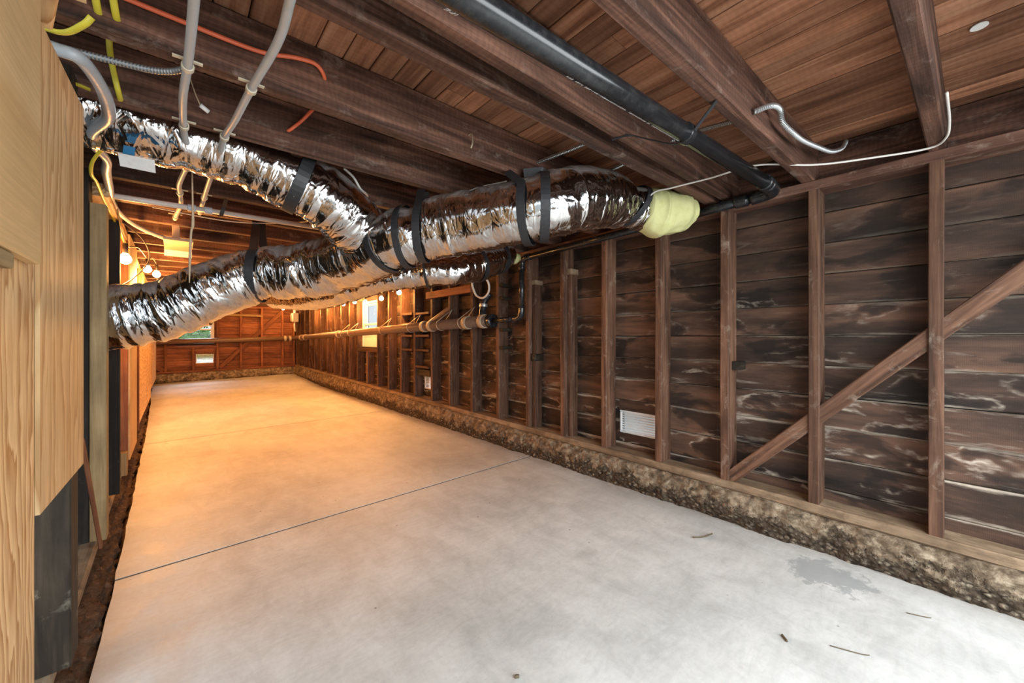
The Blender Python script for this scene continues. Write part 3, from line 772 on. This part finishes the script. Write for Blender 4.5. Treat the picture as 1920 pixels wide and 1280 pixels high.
window('window_2', 'white-framed sash window between the studs of the long right wall',
       Matrix.Translation((2.385, WIN2[1], WIN2[2])) @ Matrix.Rotation(math.radians(-90), 4, 'Z'), WIN2[1] - WIN2[0], WIN2[3] - WIN2[2], True, paper=True)

# ================================================================== OUTSIDE
g = mesh('ground', [(-14, -14, -0.09), (16, -14, -0.09), (16, 30, -0.09), (-14, 30, -0.09)], [(0, 1, 2, 3)], 'ground_outside'); struct(g, 'pale ground outside the building')
nb = boxes_mesh('neighbour_wall', [((4.6, 4.8), (2, 14), (-0.1, 3.4))], 'stucco'); struct(nb, 'pale wall of the next building outside the side window')
bush = thing('bush', 'leafy green bush outside the far end window', 'bush', loc=(0.35, 14.3, -0.09))
lv, lf = [], []
for i in range(2600):
    u = rng.normal(size=3); u /= np.linalg.norm(u); u[2] = abs(u[2]) * 1.0
    rr = 0.75 + 0.25 * rng.random()
    c = np.array([u[0] * 0.95 * rr, u[1] * 0.7 * rr, 0.15 + u[2] * 1.42 * rr])
    a = rng.normal(size=3); a /= np.linalg.norm(a); b = np.cross(a, u + 0.01); b /= np.linalg.norm(b); s = 0.045 + 0.03 * rng.random()
    k = len(lv); lv += [c - a * s, c + b * s * 0.45, c + a * s, c - b * s * 0.45]; lf.append((k, k + 1, k + 2, k + 3))
fo = mesh('foliage', lv, lf, 'leaf_green', bush); fo['kind'] = 'stuff'
cv, cf = [], []
for i in range(9):
    for j in range(16):
        p_, q_ = math.pi / 2 * i / 8, 2 * math.pi * j / 16; d_ = 0.72 + 0.08 * random.random()
        cv.append((0.95 * d_ * math.cos(p_) * math.cos(q_), 0.7 * d_ * math.cos(p_) * math.sin(q_), 0.1 + 1.42 * d_ * math.sin(p_)))
for i in range(8):
    for j in range(16): cf.append((i * 16 + j, i * 16 + (j + 1) % 16, i * 16 + 16 + (j + 1) % 16, i * 16 + 16 + j))
mesh('leaf_core', cv, cf, 'leaf_green', bush, True)
tube('stem', [(0, 0, 0), (0.02, 0.0, 0.3)], 0.03, 'twig_wood', bush)

# ================================================================== DUCTS
tr = thing('trunk_duct', 'large silver foil flexible duct snaking from the left wall to the ceiling on the right', 'duct')
TP = [(-0.52, 2.80, 1.06), (-0.22, 2.72, 1.10), (-0.02, 2.67, 1.155), (0.15, 2.61, 1.25), (0.336, 2.557, 1.345), (0.60, 2.40, 1.39), (0.76, 2.14, 1.445), (0.86, 1.88, 1.50), (1.06, 1.66, 1.565), (1.26, 1.30, 1.595), (1.42, 1.20, 1.65), (1.62, 1.175, 1.695), (1.80, 1.155, 1.71), (1.93, 1.13, 1.705)]
duct('trunk', TP, [0.155, 0.152, 0.150, 0.150, 0.147, 0.150, 0.150, 0.142, 0.148, 0.146, 0.142, 0.138, 0.125, 0.105], 'foil', tr, 3, fold=1.15, pinch=((0.30, 0.10, 0.012), (0.555, 0.07, 0.012), (0.60, 0.06, 0.010), (0.965, 0.18, 0.02)))
# bare yellow insulation where the sleeve ends at the boot
ins = duct('boot', [(1.90, 1.125, 1.70), (1.99, 1.09, 1.69), (2.09, 1.035, 1.692), (2.20, 0.995, 1.712)], [0.105, 0.130, 0.118, 0.065], 'fibreglass', tr, 44, fold=1.3, part='insulation')
ins['label'] = 'bare yellow fibreglass insulation at the end of the duct'
br = thing('branch_duct', 'silver foil branch duct rising from the junction into the joist bay at upper left', 'duct')
duct('branch', [(-0.50, 2.00, 1.81), (-0.30, 2.00, 1.81), (-0.04, 2.00, 1.80), (0.205, 1.995, 1.775), (0.42, 1.98, 1.715), (0.56, 1.975, 1.655), (0.70, 2.015, 1.565), (0.79, 2.06, 1.47), (0.82, 2.06, 1.42)],
     [0.128, 0.128, 0.128, 0.128, 0.136, 0.142, 0.142, 0.135, 0.12], 'foil', br, 8, fold=1.1, pinch=((0.50, 0.06, 0.012),))
bd = band('tape_band', 'branch', 0.505, 0.05, br); bd['label'] = 'black tape band round the duct'
sd = thing('side_duct', 'thinner dusty foil duct running behind the trunk towards the right wall', 'duct')
duct('side', [(0.62, 3.72, 1.36), (0.80, 3.46, 1.345), (1.02, 3.10, 1.40), (1.18, 2.84, 1.465), (1.38, 2.66, 1.50), (1.60, 2.50, 1.53), (1.82, 2.47, 1.58), (2.02, 2.47, 1.655), (2.12, 2.47, 1.70)], [0.115, 0.12, 0.122, 0.122, 0.126, 0.128, 0.12, 0.11, 0.085], 'foil', sd, 21, fold=0.9)
tube('torn_insulation', [(2.08, 2.47, 1.64), (2.14, 2.44, 1.665), (2.19, 2.43, 1.68)], 0.05, 'fibreglass', sd, 9, 6, radii=[0.015, 0.055, 0.03])

def strap(label, fn, *a, **k):
    o = fn('duct_strap', *a, **k); return tag(o, label, 'strap', 'black plastic duct straps')
strap('black strap hanging from the joist round the left trunk duct', sling, 'trunk', (0.345, 2.55), 0.042, [(0.39, 2.96, 1.752), (0.42, 2.96, 1.752)])
strap('black strap wrapped round the trunk duct right beside the junction', band, 'trunk', (0.84, 1.94), 0.034)
strap('slanting black strap round the trunk between junction band and hanging strap', band, 'trunk', (0.895, 1.84), 0.030, tilt=0.03)
strap('black strap hanging from a hole near the joist edge onto the trunk duct', sling, 'trunk', (0.945, 1.775), 0.036, [(0.94, 1.785, 1.752), (0.97, 1.80, 1.752)])
strap('left strap of the crossed pair under the right trunk duct', sling, 'trunk', (1.255, 1.33), 0.038, [(1.13, 1.335, 1.75), (1.34, 1.43, 1.75)])
strap('right strap of the crossed pair under the right trunk duct', sling, 'trunk', (1.30, 1.27), 0.042, [(1.20, 1.30, 1.75), (1.42, 1.40, 1.75)])
strap('black strap pinching the trunk duct beside the yellow insulation', band, 'trunk', 0.955, 0.034, tilt=0.05)
strap('black strap round the middle of the thinner side duct', band, 'side', 0.735, 0.036)
strap('narrow dark strap on the side duct nearest the junction', band, 'side', 0.53, 0.018)
strap('black strap at the wall end of the thinner side duct', band, 'side', 0.865, 0.05, tilt=0.03)

# ================================================================== PIPES
dp = thing('drain_pipe', 'glossy black plastic drain pipe crossing under the joists and down the right wall', 'pipe')
py = lambda xx: 0.63 - 0.02 * xx
A0, A1 = np.array([-0.3, py(-0.3), 1.625]), np.array([2.15, py(2.15), 1.727])
tube('pipe', [A0, A1], 0.030, 'abs_black', dp, 28, straight=True)
tube('elbow', [A1 - (A1 - A0) * 0.02, (2.215, py(2.15) + 0.01, 1.728), (2.245, py(2.15) + 0.045, 1.725), (2.25, py(2.15) + 0.11, 1.722)], 0.035, 'abs_black', dp, 20, 14)
ring('hub', A1 - (A1 - A0) * 0.03, A1 - A0, 0.02, 0.037, 0.035, 'abs_black', dp)
ring('hub', A0 + (A1 - A0) * 0.655, A1 - A0, 0.02, 0.0345, 0.03, 'abs_black', dp)
WX = 2.262
tube('pipe', [(2.25, 0.68, 1.722), (2.255, 1.05, 1.712)], 0.026, 'abs_black', dp, 20, straight=True)
ring('coupling', (2.25, 0.745, 1.721), (0, 1, 0), 0.02, 0.034, 0.06, 'abs_black', dp)
ring('coupling', (2.255, 1.035, 1.713), (0, 1, 0), 0.02, 0.036, 0.06, 'abs_black', dp)
tube('pipe', [(2.255, 1.03, 1.712), (2.262, 2.40, 1.685)], 0.024, 'abs_black', dp, 16, straight=True)
tube('elbow', [(2.262, 2.36, 1.686), (2.262, 2.43, 1.683), (2.262, 2.468, 1.655), (2.262, 2.475, 1.59)], 0.028, 'abs_black', dp, 16, 14)
tube('pipe', [(2.262, 2.475, 1.63), (2.262, 2.475, 1.22)], 0.024, 'abs_black', dp, 16, straight=True)
tube('elbow', [(2.262, 2.475, 1.27), (2.262, 2.482, 1.205), (2.262, 2.515, 1.172), (2.262, 2.58, 1.168)], 0.028, 'abs_black', dp, 16, 14)
tube('pipe', [(2.262, 2.55, 1.168), (2.262, 2.93, 1.160)], 0.024, 'abs_black', dp, 16, straight=True)
ring('rubber_coupling', (2.262, 2.90, 1.160), (0, 1, 0), 0.02, 0.066, 0.06, 'abs_black', dp)
# printed line on the pipe: large letters near the upper end, and a row of marks too small to read
tx = bpy.data.curves.new('lettering', 'FONT'); tx.body = 'IPE'; tx.size = 0.022; tx.extrude = 0.0003
to_ = bpy.data.objects.new('lettering_curve', tx); C.objects.link(to_); bpy.context.view_layer.update()
tme = bpy.data.meshes.new_from_object(to_.evaluated_get(bpy.context.evaluated_depsgraph_get())); bpy.data.objects.remove(to_); bpy.data.curves.remove(tx)
tme.name = 'lettering'; tme.materials.clear(); to = link('lettering', tme, 'white_print', dp)
PD = Vector(A1 - A0).normalized()
def on_pipe(xx, ang, rr=0.0304):
    c = Vector(A0) + PD * ((xx - A0[0]) / PD.x)
    n = Vector((0, math.sin(ang), -math.cos(ang))); n = (n - PD * n.dot(PD)).normalized()
    return c + n * rr, n
ppt, nn = on_pipe(0.415, math.radians(28))
xd = -PD; zd = nn; yd = zd.cross(xd)
Mx = Matrix((xd, yd, zd)).transposed().to_4x4(); Mx.translation = ppt; to.matrix_basis = Mx
vs, fs = [], []
xx = 0.72
while xx < 1.33:
    wl = random.choice([0.003, 0.004, 0.005, 0.006])
    if random.random() < 0.85:
        h0 = random.uniform(0.0025, 0.0042)
        for (xa, sg) in ((xx, -1), (xx + wl, -1), (xx + wl, 1), (xx, 1)):
            q, n_ = on_pipe(xa, math.radians(20) + sg * h0 / 0.03); vs.append(q)
        k = len(vs); fs.append((k - 4, k - 3, k - 2, k - 1))
    xx += wl + 0.0028
mesh('print', vs, fs, 'white_print', dp)['kind'] = 'stuff'
hs = ribbon('pipe_hanger', [(1.295, 0.50, 1.752), (1.30, 0.56, 1.70), (1.305, 0.595, 1.672), (1.30, 0.64, 1.668), (1.29, 0.72, 1.71), (1.27, 0.80, 1.752), (1.25, 0.86, 1.752)], (1, 0, 0), 0.014, 0.003, 'strap_black', None, 30)
tag(hs, 'thin dark strap holding the drain pipe between two joists', 'strap')

ci = thing('cast_iron_pipe', 'long rusty cast iron sewer pipe sloping along the right wall', 'pipe')
CI = lambda y: np.array([2.235, y, 1.160 - 0.0215 * (y - 2.9)])
tube('pipe', [CI(2.93), CI(10.9)], 0.056, 'cast_iron', ci, 22, straight=True)
for y in (2.99, 3.26, 3.98, 4.15, 7.35, 9.75, 10.1): ring('hub', CI(y), CI(9) - CI(3), 0.04, 0.068, 0.055, 'hub_iron', ci)
tube('cleanout_stub', [(2.235, 4.05, 1.15), (2.30, 3.86, 1.26), (2.36, 3.74, 1.34)], 0.042, 'cast_iron', ci, 14, 8)
for y in (3.35, 3.78, 4.50, 5.38, 6.70, 7.1): 
    c = CI(y); pts = [c + np.array([0.062 * math.cos(a), 0.012 * math.sin(a), 0.062 * math.sin(a)]) for a in np.linspace(math.radians(35), math.radians(-215), 16)]
    pts = [np.array([2.305, y - 0.12, c[2] + 0.17])] + pts + [np.array([2.305, y - 0.12, c[2] + 0.17])]
    tube('hanger_wire', pts, 0.005, 'steel_wire', ci, 6, straight=True)
vf = thing('vent_fitting', 'black rubber elbow with a steel clamp standing on the cast iron pipe', 'pipe fitting')
tube('elbow', [(2.24, 3.02, 1.19), (2.26, 3.03, 1.28), (2.27, 3.02, 1.36), (2.30, 2.97, 1.43)], 0.034, 'abs_black', vf, 14, 14)
ring('hose_clamp', (2.265, 3.03, 1.315), (0.1, 0, 1), 0.02, 0.04, 0.03, 'galvanised', vf)
ho = tube('white_hose', [(2.18, 3.10, 1.56), (2.20, 3.12, 1.50), (2.22, 3.08, 1.41), (2.23, 2.98, 1.385), (2.23, 2.90, 1.44), (2.21, 2.89, 1.53), (2.17, 2.95, 1.58)], 0.010, 'white_cable', None, 10, 40)
tag(ho, 'white hose looped below the side duct', 'hose')
ep = thing('end_wall_pipe', 'dark pipe running across the far end wall below the window', 'pipe')
tube('pipe', [(2.2, 10.98, 0.985), (-0.72, 10.98, 0.90)], 0.056, 'cast_iron', ep, 18, straight=True)
for xx in (2.16, 2.05): ring('hub', (xx, 10.98, 0.984 - (2.2 - xx) * 0.029), (1, 0, 0.029), 0.04, 0.068, 0.05, 'hub_iron', ep)

# conduits on the joists
def conduit(label, pts, clamps):
    t = thing('conduit', label, 'conduit', 'grey plastic conduits under the joists')
    tube('tube', pts, 0.0105, 'grey_pvc', t, 12, 70)
    for (x_, y_) in clamps:
        cl = ring('clamp', (x_, y_, 1.735), (0, 1, 0), 0.0105, 0.0145, 0.018, 'ivory_plastic', t, 14)
        bar('clamp_tab', (x_ - 0.032, y_ - 0.006, 1.7505), (x_ + 0.032, y_ - 0.006, 1.7505), 0.013, 0.004, 'ivory_plastic', cl, (0, 1, 0))
conduit('grey conduit nearer the left wall, clipped under the joists', [(0.034, 0.70, 1.737), (0.03, 1.089, 1.738), (0.024, 1.355, 1.733), (0.016, 1.542, 1.728), (0.021, 1.80, 1.735), (0.036, 1.98, 1.725), (0.033, 2.18, 1.735), (0.012, 2.40, 1.725), (0.015, 2.59, 1.735), (0.020, 2.80, 1.73), (0.002, 3.05, 1.735), (-0.005, 3.17, 1.733)],
        [(0.024, 1.37), (0.021, 1.76), (0.033, 2.19), (0.015, 2.59), (-0.003, 3.12)])
conduit('grey conduit nearer the room centre, curving under the joists', [(0.17, 0.66, 1.738), (0.188, 0.952, 1.737), (0.191, 1.111, 1.735), (0.168, 1.364, 1.735), (0.150, 1.58, 1.73), (0.134, 1.76, 1.735), (0.13, 1.96, 1.728), (0.122, 2.18, 1.735), (0.112, 2.55, 1.733), (0.106, 2.94, 1.735)],
        [(0.168, 1.37), (0.134, 1.76), (0.122, 2.19), (0.112, 2.59)])
gb = tube('wrapped_cable', [(-0.33, 1.42, 1.70), (-0.224, 1.433, 1.70), (-0.182, 1.444, 1.70), (-0.160, 1.55, 1.70), (-0.155, 1.66, 1.70), (-0.165, 1.78, 1.70), (-0.214, 1.93, 1.70), (-0.225, 2.05, 1.70), (-0.205, 2.18, 1.695), (-0.222, 2.35, 1.70), (-0.235, 2.60, 1.70), (-0.25, 2.90, 1.70), (-0.225, 3.2, 1.70), (-0.16, 3.45, 1.70), (-0.056, 3.60, 1.69), (0.012, 3.50, 1.655)], 0.0145, 'grey_wrap', None, 12, 130,
          radii=[0.013, 0.015, 0.016, 0.015, 0.017, 0.016, 0.014, 0.017, 0.013, 0.016, 0.015, 0.014, 0.012, 0.013, 0.014, 0.013])
tag(gb, 'thick grey wrapped cable winding along the left wall top', 'cable')
ac = tube('armored_cable', [(-0.34, 1.53, 1.752), (-0.245, 1.525, 1.752), (-0.142, 1.50, 1.748), (-0.05, 1.47, 1.745), (0.00, 1.44, 1.75), (0.03, 1.41, 1.765)], 0.0085, 'armored_metal', None, 12, 50)
tag(ac, 'ribbed metal armored cable between the first two left joists', 'cable')
fx = tube('flexible_conduit', [(1.508, 0.46, 1.780), (1.56, 0.425, 1.806), (1.645, 0.42, 1.825), (1.70, 0.425, 1.800), (1.80, 0.415, 1.790), (1.92, 0.41, 1.800), (2.06, 0.39, 1.812), (2.20, 0.368, 1.829), (2.29, 0.345, 1.862), (2.335, 0.335, 1.908)], 0.0095, 'armored_metal', None, 12, 70)
tag(fx, 'pale ribbed flexible conduit curling off the near joist by the right wall', 'conduit')
cb = tube('armored_cable', [(1.668, 0.535, 1.85), (1.62, 0.70, 1.85), (1.617, 0.93, 1.85), (1.66, 1.10, 1.85), (1.675, 1.33, 1.85)], 0.0085, 'armored_metal', None, 10, 40)
tag(cb, 'pale armored cable threaded through the joists beside the drain pipe', 'cable')
ca = tube('armored_cable', [(1.345, 0.86, 1.85), (1.345, 0.957, 1.85), (1.351, 1.088, 1.85), (1.323, 1.36, 1.85)], 0.0085, 'armored_metal', None, 10, 30)
tag(ca, 'pale armored cable between joists above the right trunk duct', 'cable')
ww = tube('white_wire', [(1.899, 0.022, 1.80), (2.10, 0.018, 1.775), (2.19, 0.028, 1.752), (2.238, 0.075, 1.746), (2.18, 0.223, 1.745), (2.08, 0.40, 1.745), (1.971, 0.588, 1.775), (1.90, 0.76, 1.752), (1.861, 0.929, 1.745), (1.85, 1.03, 1.74), (1.80, 1.10, 1.62)], 0.0042, 'white_cable', None, 8, 80)
tag(ww, 'thin white wire strung across the joists to the right wall', 'wire')
oc = tube('orange_cable', [(-0.26, 1.352, 1.842), (-0.115, 1.350, 1.840), (0.022, 1.347, 1.838), (0.18, 1.344, 1.840), (0.28, 1.335, 1.862), (0.335, 1.330, 1.864), (0.365, 1.352, 1.848), (0.372, 1.40, 1.845), (0.40, 1.55, 1.86), (0.405, 1.66, 1.895), (0.385, 1.72, 1.875), (0.352, 1.728, 1.835), (0.335, 1.75, 1.822)], 0.0062, 'orange_cable', None, 10, 110)
tag(oc, 'bright orange cable stapled along a dark joist', 'cable')
def flat_cable(label, pts, n=40, r=0.0075):
    o = tube('yellow_cable', pts, r, 'yellow_cable', None, 10, n, flat=0.6); return tag(o, label, 'cable', 'yellow cables at upper left')
flat_cable('yellow cable entering the joist hole nearest the top left corner', [(-0.17, 1.05, 1.90), (-0.15, 1.22, 1.87), (-0.143, 1.33, 1.797), (-0.142, 1.40, 1.785)], 50)
flat_cable('yellow cable entering the second joist hole beside the orange cable', [(-0.12, 1.10, 1.905), (-0.118, 1.24, 1.86), (-0.112, 1.33, 1.797), (-0.11, 1.40, 1.785)], 50)
flat_cable('yellow cable hanging between the two left joists behind the armored cable', [(-0.150, 1.66, 1.92), (-0.152, 1.685, 1.88), (-0.146, 1.695, 1.825), (-0.136, 1.715, 1.768), (-0.134, 1.80, 1.76)], 40)
flat_cable('yellow cable bowing out from behind the plywood sheet', [(-0.36, 1.36, 1.735), (-0.262, 1.41, 1.732), (-0.205, 1.40, 1.728), (-0.165, 1.352, 1.738), (-0.15, 1.34, 1.757)])
flat_cable('lowest yellow cable poking out beside the plywood sheet', [(-0.36, 1.70, 1.735), (-0.27, 1.68, 1.735), (-0.22, 1.67, 1.733), (-0.19, 1.67, 1.728)])
flat_cable('yellow cable looping behind the grey wrapped cable', [(-0.16, 2.02, 1.70), (-0.20, 2.05, 1.69), (-0.235, 2.12, 1.66), (-0.25, 2.22, 1.64), (-0.255, 2.40, 1.66), (-0.26, 2.66, 1.66), (-0.262, 3.0, 1.66), (-0.25, 3.4, 1.62), (-0.25, 3.8, 1.60)], 70, 0.006)
# white water pipe across the left bays
wp = thing('water_pipe', 'pale plastic water pipe hung across the joists on the left', 'pipe')
PW = lambda xx: (xx, 2.715 - 0.075 * xx, 1.700)
tube('pipe', [PW(-0.40), PW(0.075)], 0.014, 'white_pvc', wp, 14, straight=True)
tube('pipe', [PW(0.06), PW(0.90)], 0.014, 'white_pvc', wp, 14, straight=True)
ring('coupling', PW(0.065), (1, -0.075, 0), 0.012, 0.019, 0.035, 'blue_grey_fitting', wp); ring('coupling', PW(0.135), (1, -0.075, 0), 0.012, 0.019, 0.035, 'blue_grey_fitting', wp)
ribbon('hanger', [(0.205, 2.60, 1.752), (0.20, 2.66, 1.725), (0.19, 2.69, 1.683), (0.185, 2.72, 1.68)], (1, 0, 0), 0.018, 0.002, 'dark_wire', wp, 12)
sl = tube('slack_cable', [(-0.10, 2.97, 1.735), (0.25, 2.93, 1.715), (0.55, 2.80, 1.735), (0.80, 2.45, 1.742), (1.05, 1.85, 1.70), (1.12, 1.60, 1.742), (1.2, 1.42, 1.752)], 0.0035, 'white_cable', None, 8, 60)
tag(sl, 'thin pale cable hanging slack across the bays behind the branch duct', 'cable')

# paper note on blue tape
tg = thing('paper_note', 'white paper strip stuck up with blue tape under the branch duct', 'paper')
mesh('paper', [(-0.152, 1.905, 1.640), (-0.058, 1.885, 1.636), (-0.056, 1.930, 1.632 - 0.028), (-0.150, 1.95, 1.636 - 0.026), (-0.152, 1.906, 1.6405), (-0.058, 1.886, 1.6365), (-0.056, 1.931, 1.6045), (-0.150, 1.951, 1.6105)],
     [(0, 1, 2, 3), (7, 6, 5, 4), (0, 4, 5, 1), (1, 5, 6, 2), (2, 6, 7, 3), (3, 7, 4, 0)], 'paper', tg)
bar('blue_tape', (-0.165, 1.91, 1.643), (-0.045, 1.885, 1.640), 0.028, 0.001, 'blue_tape', tg, (0, 1, 0.3), ch=0.0002)
bar('blue_tape', (-0.125, 1.90, 1.64), (-0.125, 1.935, 1.682), 0.03, 0.001, 'blue_tape', tg, (1, 0, 0), ch=0.0002)
bx_ = thing('mounting_board', 'beige board screwed under the far joists where the grey cable ends', 'board')
box('board', (-0.06, 0.085), (3.25, 3.62), (1.615, 1.635), 'beige_board', bx_, 'x')
box('edge_strip', (-0.062, 0.087), (3.62, 3.64), (1.575, 1.66), 'white_trim', bx_, 'x')
box('post', (-0.02, 0.02), (3.42, 3.46), (1.635, 1.752), 'beige_board', bx_)
rp = tube('hanging_string', [(0.053, 2.20, 1.752), (0.055, 2.20, 1.60), (0.056, 2.205, 1.50), (0.050, 2.20, 1.46), (0.046, 2.20, 1.35), (0.044, 2.20, 1.24)], 0.004, 'twine', None, 7, 40, radii=[0.003, 0.0035, 0.006, 0.004, 0.0055, 0.002])
tag(rp, 'ragged tan string hanging in front of the left trunk duct', 'string')
lw = tube('loose_wire', [(-0.27, 3.3, 1.72), (-0.16, 3.35, 1.62), (-0.13, 3.38, 1.50), (-0.20, 3.30, 1.36), (-0.30, 3.22, 1.26)], 0.004, 'dark_wire', None, 7, 36)
tag(lw, 'dark loose wire sagging in front of the left lit plywood', 'wire')
cw = tube('white_stub_wire', [(0.60, 1.90, 1.80), (0.66, 1.95, 1.79), (0.70, 1.97, 1.75), (0.76, 2.05, 1.76), (0.80, 2.14, 1.78)], 0.006, 'white_cable', None, 8, 30)
tag(cw, 'short pale cable end hanging behind the branch duct', 'cable')
nl = tube('bent_nail', [(0.905, 1.315, 1.83), (0.912, 1.300, 1.83), (0.914, 1.298, 1.795), (0.910, 1.305, 1.775)], 0.0035, 'steel_wire', None, 7, 14)
tag(nl, 'rusty bent nail in the grey joist face', 'nail')

ce = thing('cable_end', 'small white connector dangling beside the left conduit', 'connector')
tube('connector', [(0.062, 1.69, 1.792), (0.085, 1.70, 1.782)], 0.0075, 'white_plug', ce, 10, straight=True)
tube('wire', [(0.025, 1.66, 1.90), (0.045, 1.675, 1.83), (0.062, 1.69, 1.792)], 0.002, 'twine', ce, 6, 10)
# utility box in the far corner
ub = thing('utility_box', 'grey electrical box with conduits in the far right corner', 'electrical box')
box('body', (2.14, 2.26), (10.55, 10.80), (1.39, 1.60), 'box_grey', ub, 'z')
box('cover', (2.128, 2.139), (10.57, 10.78), (1.41, 1.58), 'galvanised', ub, 'z')
for dy in (0.05, 0.13, 0.2): tube('conduit', [(2.20, 10.55 + dy, 1.59), (2.20, 10.55 + dy + 0.01, 1.74)], 0.014, 'grey_pvc', ub, 8, straight=True)
for dy in (0.08, 0.16): tube('cable', [(2.20, 10.55 + dy, 1.40), (2.19, 10.53 + dy, 1.30), (2.21, 10.56 + dy, 1.15)], 0.009, 'white_cable', ub, 8, 12)

# ================================================================== VENTS
def vent(label, origin, along, W, H, n, face):
    t = thing('foundation_vent', label, 'vent', 'louvred vents in the walls')
    a = Vector(along); o = Vector(origin); f = Vector(face)
    fr = 0.014
    for (s0, s1, z0, z1) in ((0, W, 0, fr), (0, W, H - fr, H), (0, fr, fr, H - fr), (W - fr, W, fr, H - fr)):
        p0 = o + a * s0; p1 = o + a * s1
        if s1 - s0 > z1 - z0: bar('frame', p0 + Vector((0, 0, (z0 + z1) / 2)), p1 + Vector((0, 0, (z0 + z1) / 2)), z1 - z0, 0.016, 'vent_white', t)
        else: bar('frame', (p0 + p1) / 2 + Vector((0, 0, z0)), (p0 + p1) / 2 + Vector((0, 0, z1)), s1 - s0, 0.016, 'vent_white', t, tuple(a))
    for k in range(n):
        z = fr + (H - 2 * fr) * (k + 0.5) / n
        bar('slat', o + a * fr + Vector((0, 0, z)), o + a * (W - fr) + Vector((0, 0, z)), (H - 2 * fr) / n * 0.85, 0.002, 'vent_white', t, tuple(Vector((0, 0, 1)) * 0.5 + f * 0.85), ch=0.0004)
vent('white louvred vent glowing low in the near right wall', (2.447, VENT1[0], VENT1[2]), (0, 1, 0), VENT1[1] - VENT1[0], VENT1[3] - VENT1[2], 8, (1, 0, 0))
vent('white louvred vent half hidden behind a stud of the far right wall', (2.447, VENT2[0], VENT2[2]), (0, 1, 0), VENT2[1] - VENT2[0], VENT2[3] - VENT2[2], 8, (1, 0, 0))
vent('white louvred vent below the far end window', (V3[0], YE + 0.10, V3[2]), (1, 0, 0), V3[1] - V3[0], V3[3] - V3[2], 9, (0, 1, 0))

# ================================================================== STRING LIGHTS
def bulb_mesh(r):
    prof = [(0.0, -r), (0.5 * r, -0.87 * r), (0.87 * r, -0.5 * r), (r, 0), (0.87 * r, 0.5 * r), (0.62 * r, 0.85 * r), (0.45 * r, 1.15 * r)]
    vs, fs = [], []; n = 14
    for (a, z) in prof:
        for j in range(n): vs.append((a * math.cos(2 * math.pi * j / n), a * math.sin(2 * math.pi * j / n), z))
    for i in range(len(prof) - 1):
        for j in range(n): fs.append((i * n + j, i * n + (j + 1) % n, (i + 1) * n + (j + 1) % n, (i + 1) * n + j))
    me = bpy.data.meshes.new('bulb'); me.from_pydata(vs, [], fs); me.materials.append(MATS['bulb_glow']); me.polygons.foreach_set('use_smooth', [True] * len(me.polygons)); me.update(); return me
BM = bulb_mesh(0.030)
def string_lights(label, pos, ends, power):
    t = thing('string_lights', label, 'string lights')
    pts = [ends[0]]
    for i, p in enumerate(pos):
        top = (p[0], p[1], p[2] + 0.095); pts.append(top)
        if i + 1 < len(pos):
            q = pos[i + 1]; pts.append(((p[0] + q[0]) / 2, (p[1] + q[1]) / 2, min((p[2] + q[2]) / 2 + 0.13, 1.745)))
    pts.append(ends[1])
    tube('wire', pts, 0.004, 'dark_wire', t, 6, 14 * len(pts))
    for p in pos:
        b = bpy.data.objects.new('bulb', BM); C.objects.link(b); b.parent = t; b.location = p
        s = tube('socket', [(0, 0, 0.026), (0, 0, 0.095)], 0.014, 'dark_wire', b, 10, straight=True)
        l = bpy.data.lights.new('bulb_light', 'POINT'); l.energy = power; l.color = (1.0, 0.42, 0.105); l.shadow_soft_size = 0.045
        lo = bpy.data.objects.new('bulb_light', l); C.objects.link(lo); lo.parent = b
        lo.location = (0, 0, -0.075)
PB = 9.5
string_lights('string of glowing bulbs along the right wall and far end wall',
    [(2.20, 4.78, 1.59), (2.20, 5.36, 1.556), (2.20, 5.98, 1.546), (2.20, 6.45, 1.583), (2.20, 7.0, 1.585), (2.20, 7.5, 1.60), (2.20, 8.27, 1.61), (2.20, 9.03, 1.627), (1.93, 10.55, 1.69), (1.13, 9.75, 1.70)],
    [(2.24, 4.2, 1.74), (0.3, 9.9, 1.74)], PB * 0.85)
string_lights('string of glowing bulbs hanging by the lit plywood above the left duct end',
    [(-0.232, 3.30, 1.475), (-0.19, 4.67, 1.60), (-0.14, 5.02, 1.605), (-0.16, 5.9, 1.56), (-0.18, 7.0, 1.56), (-0.20, 8.3, 1.58)], [(-0.24, 2.9, 1.72), (-0.2, 9.2, 1.73)], PB * 1.4)

# ================================================================== BITS ON THE FLOOR
def bit(name, label, cat, pts, r, mat='twig_wood'):
    return tag(tube(name, pts, r, mat, None, 6, 10), label, cat)
bit('twig', 'small brown twig lying on the slab near the right curb', 'twig', [(1.945, 0.863, 0.006), (1.99, 0.83, 0.006), (2.05, 0.813, 0.008)], 0.0032)
bit('wood_splinter', 'thin dark splinter on the pale floor in the right foreground', 'splinter', [(1.60, 0.27, 0.003), (1.63, 0.20, 0.003), (1.645, 0.18, 0.003)], 0.0014)
bit('wood_chip', 'dark upright chip of bark on the right foreground floor', 'chip', [(1.535, 0.385, 0.004), (1.52, 0.37, 0.004), (1.515, 0.366, 0.004)], 0.0035)
bit('wood_splinter', 'dark splinter on the floor close to the right curb', 'splinter', [(2.00, 0.12, 0.003), (2.02, 0.075, 0.003), (2.03, 0.06, 0.003)], 0.0014)
bit('pebble', 'tiny brown pebble at the front of the floor', 'pebble', [(0.752, 0.852, 0.004), (0.757, 0.849, 0.005), (0.762, 0.846, 0.004)], 0.005)
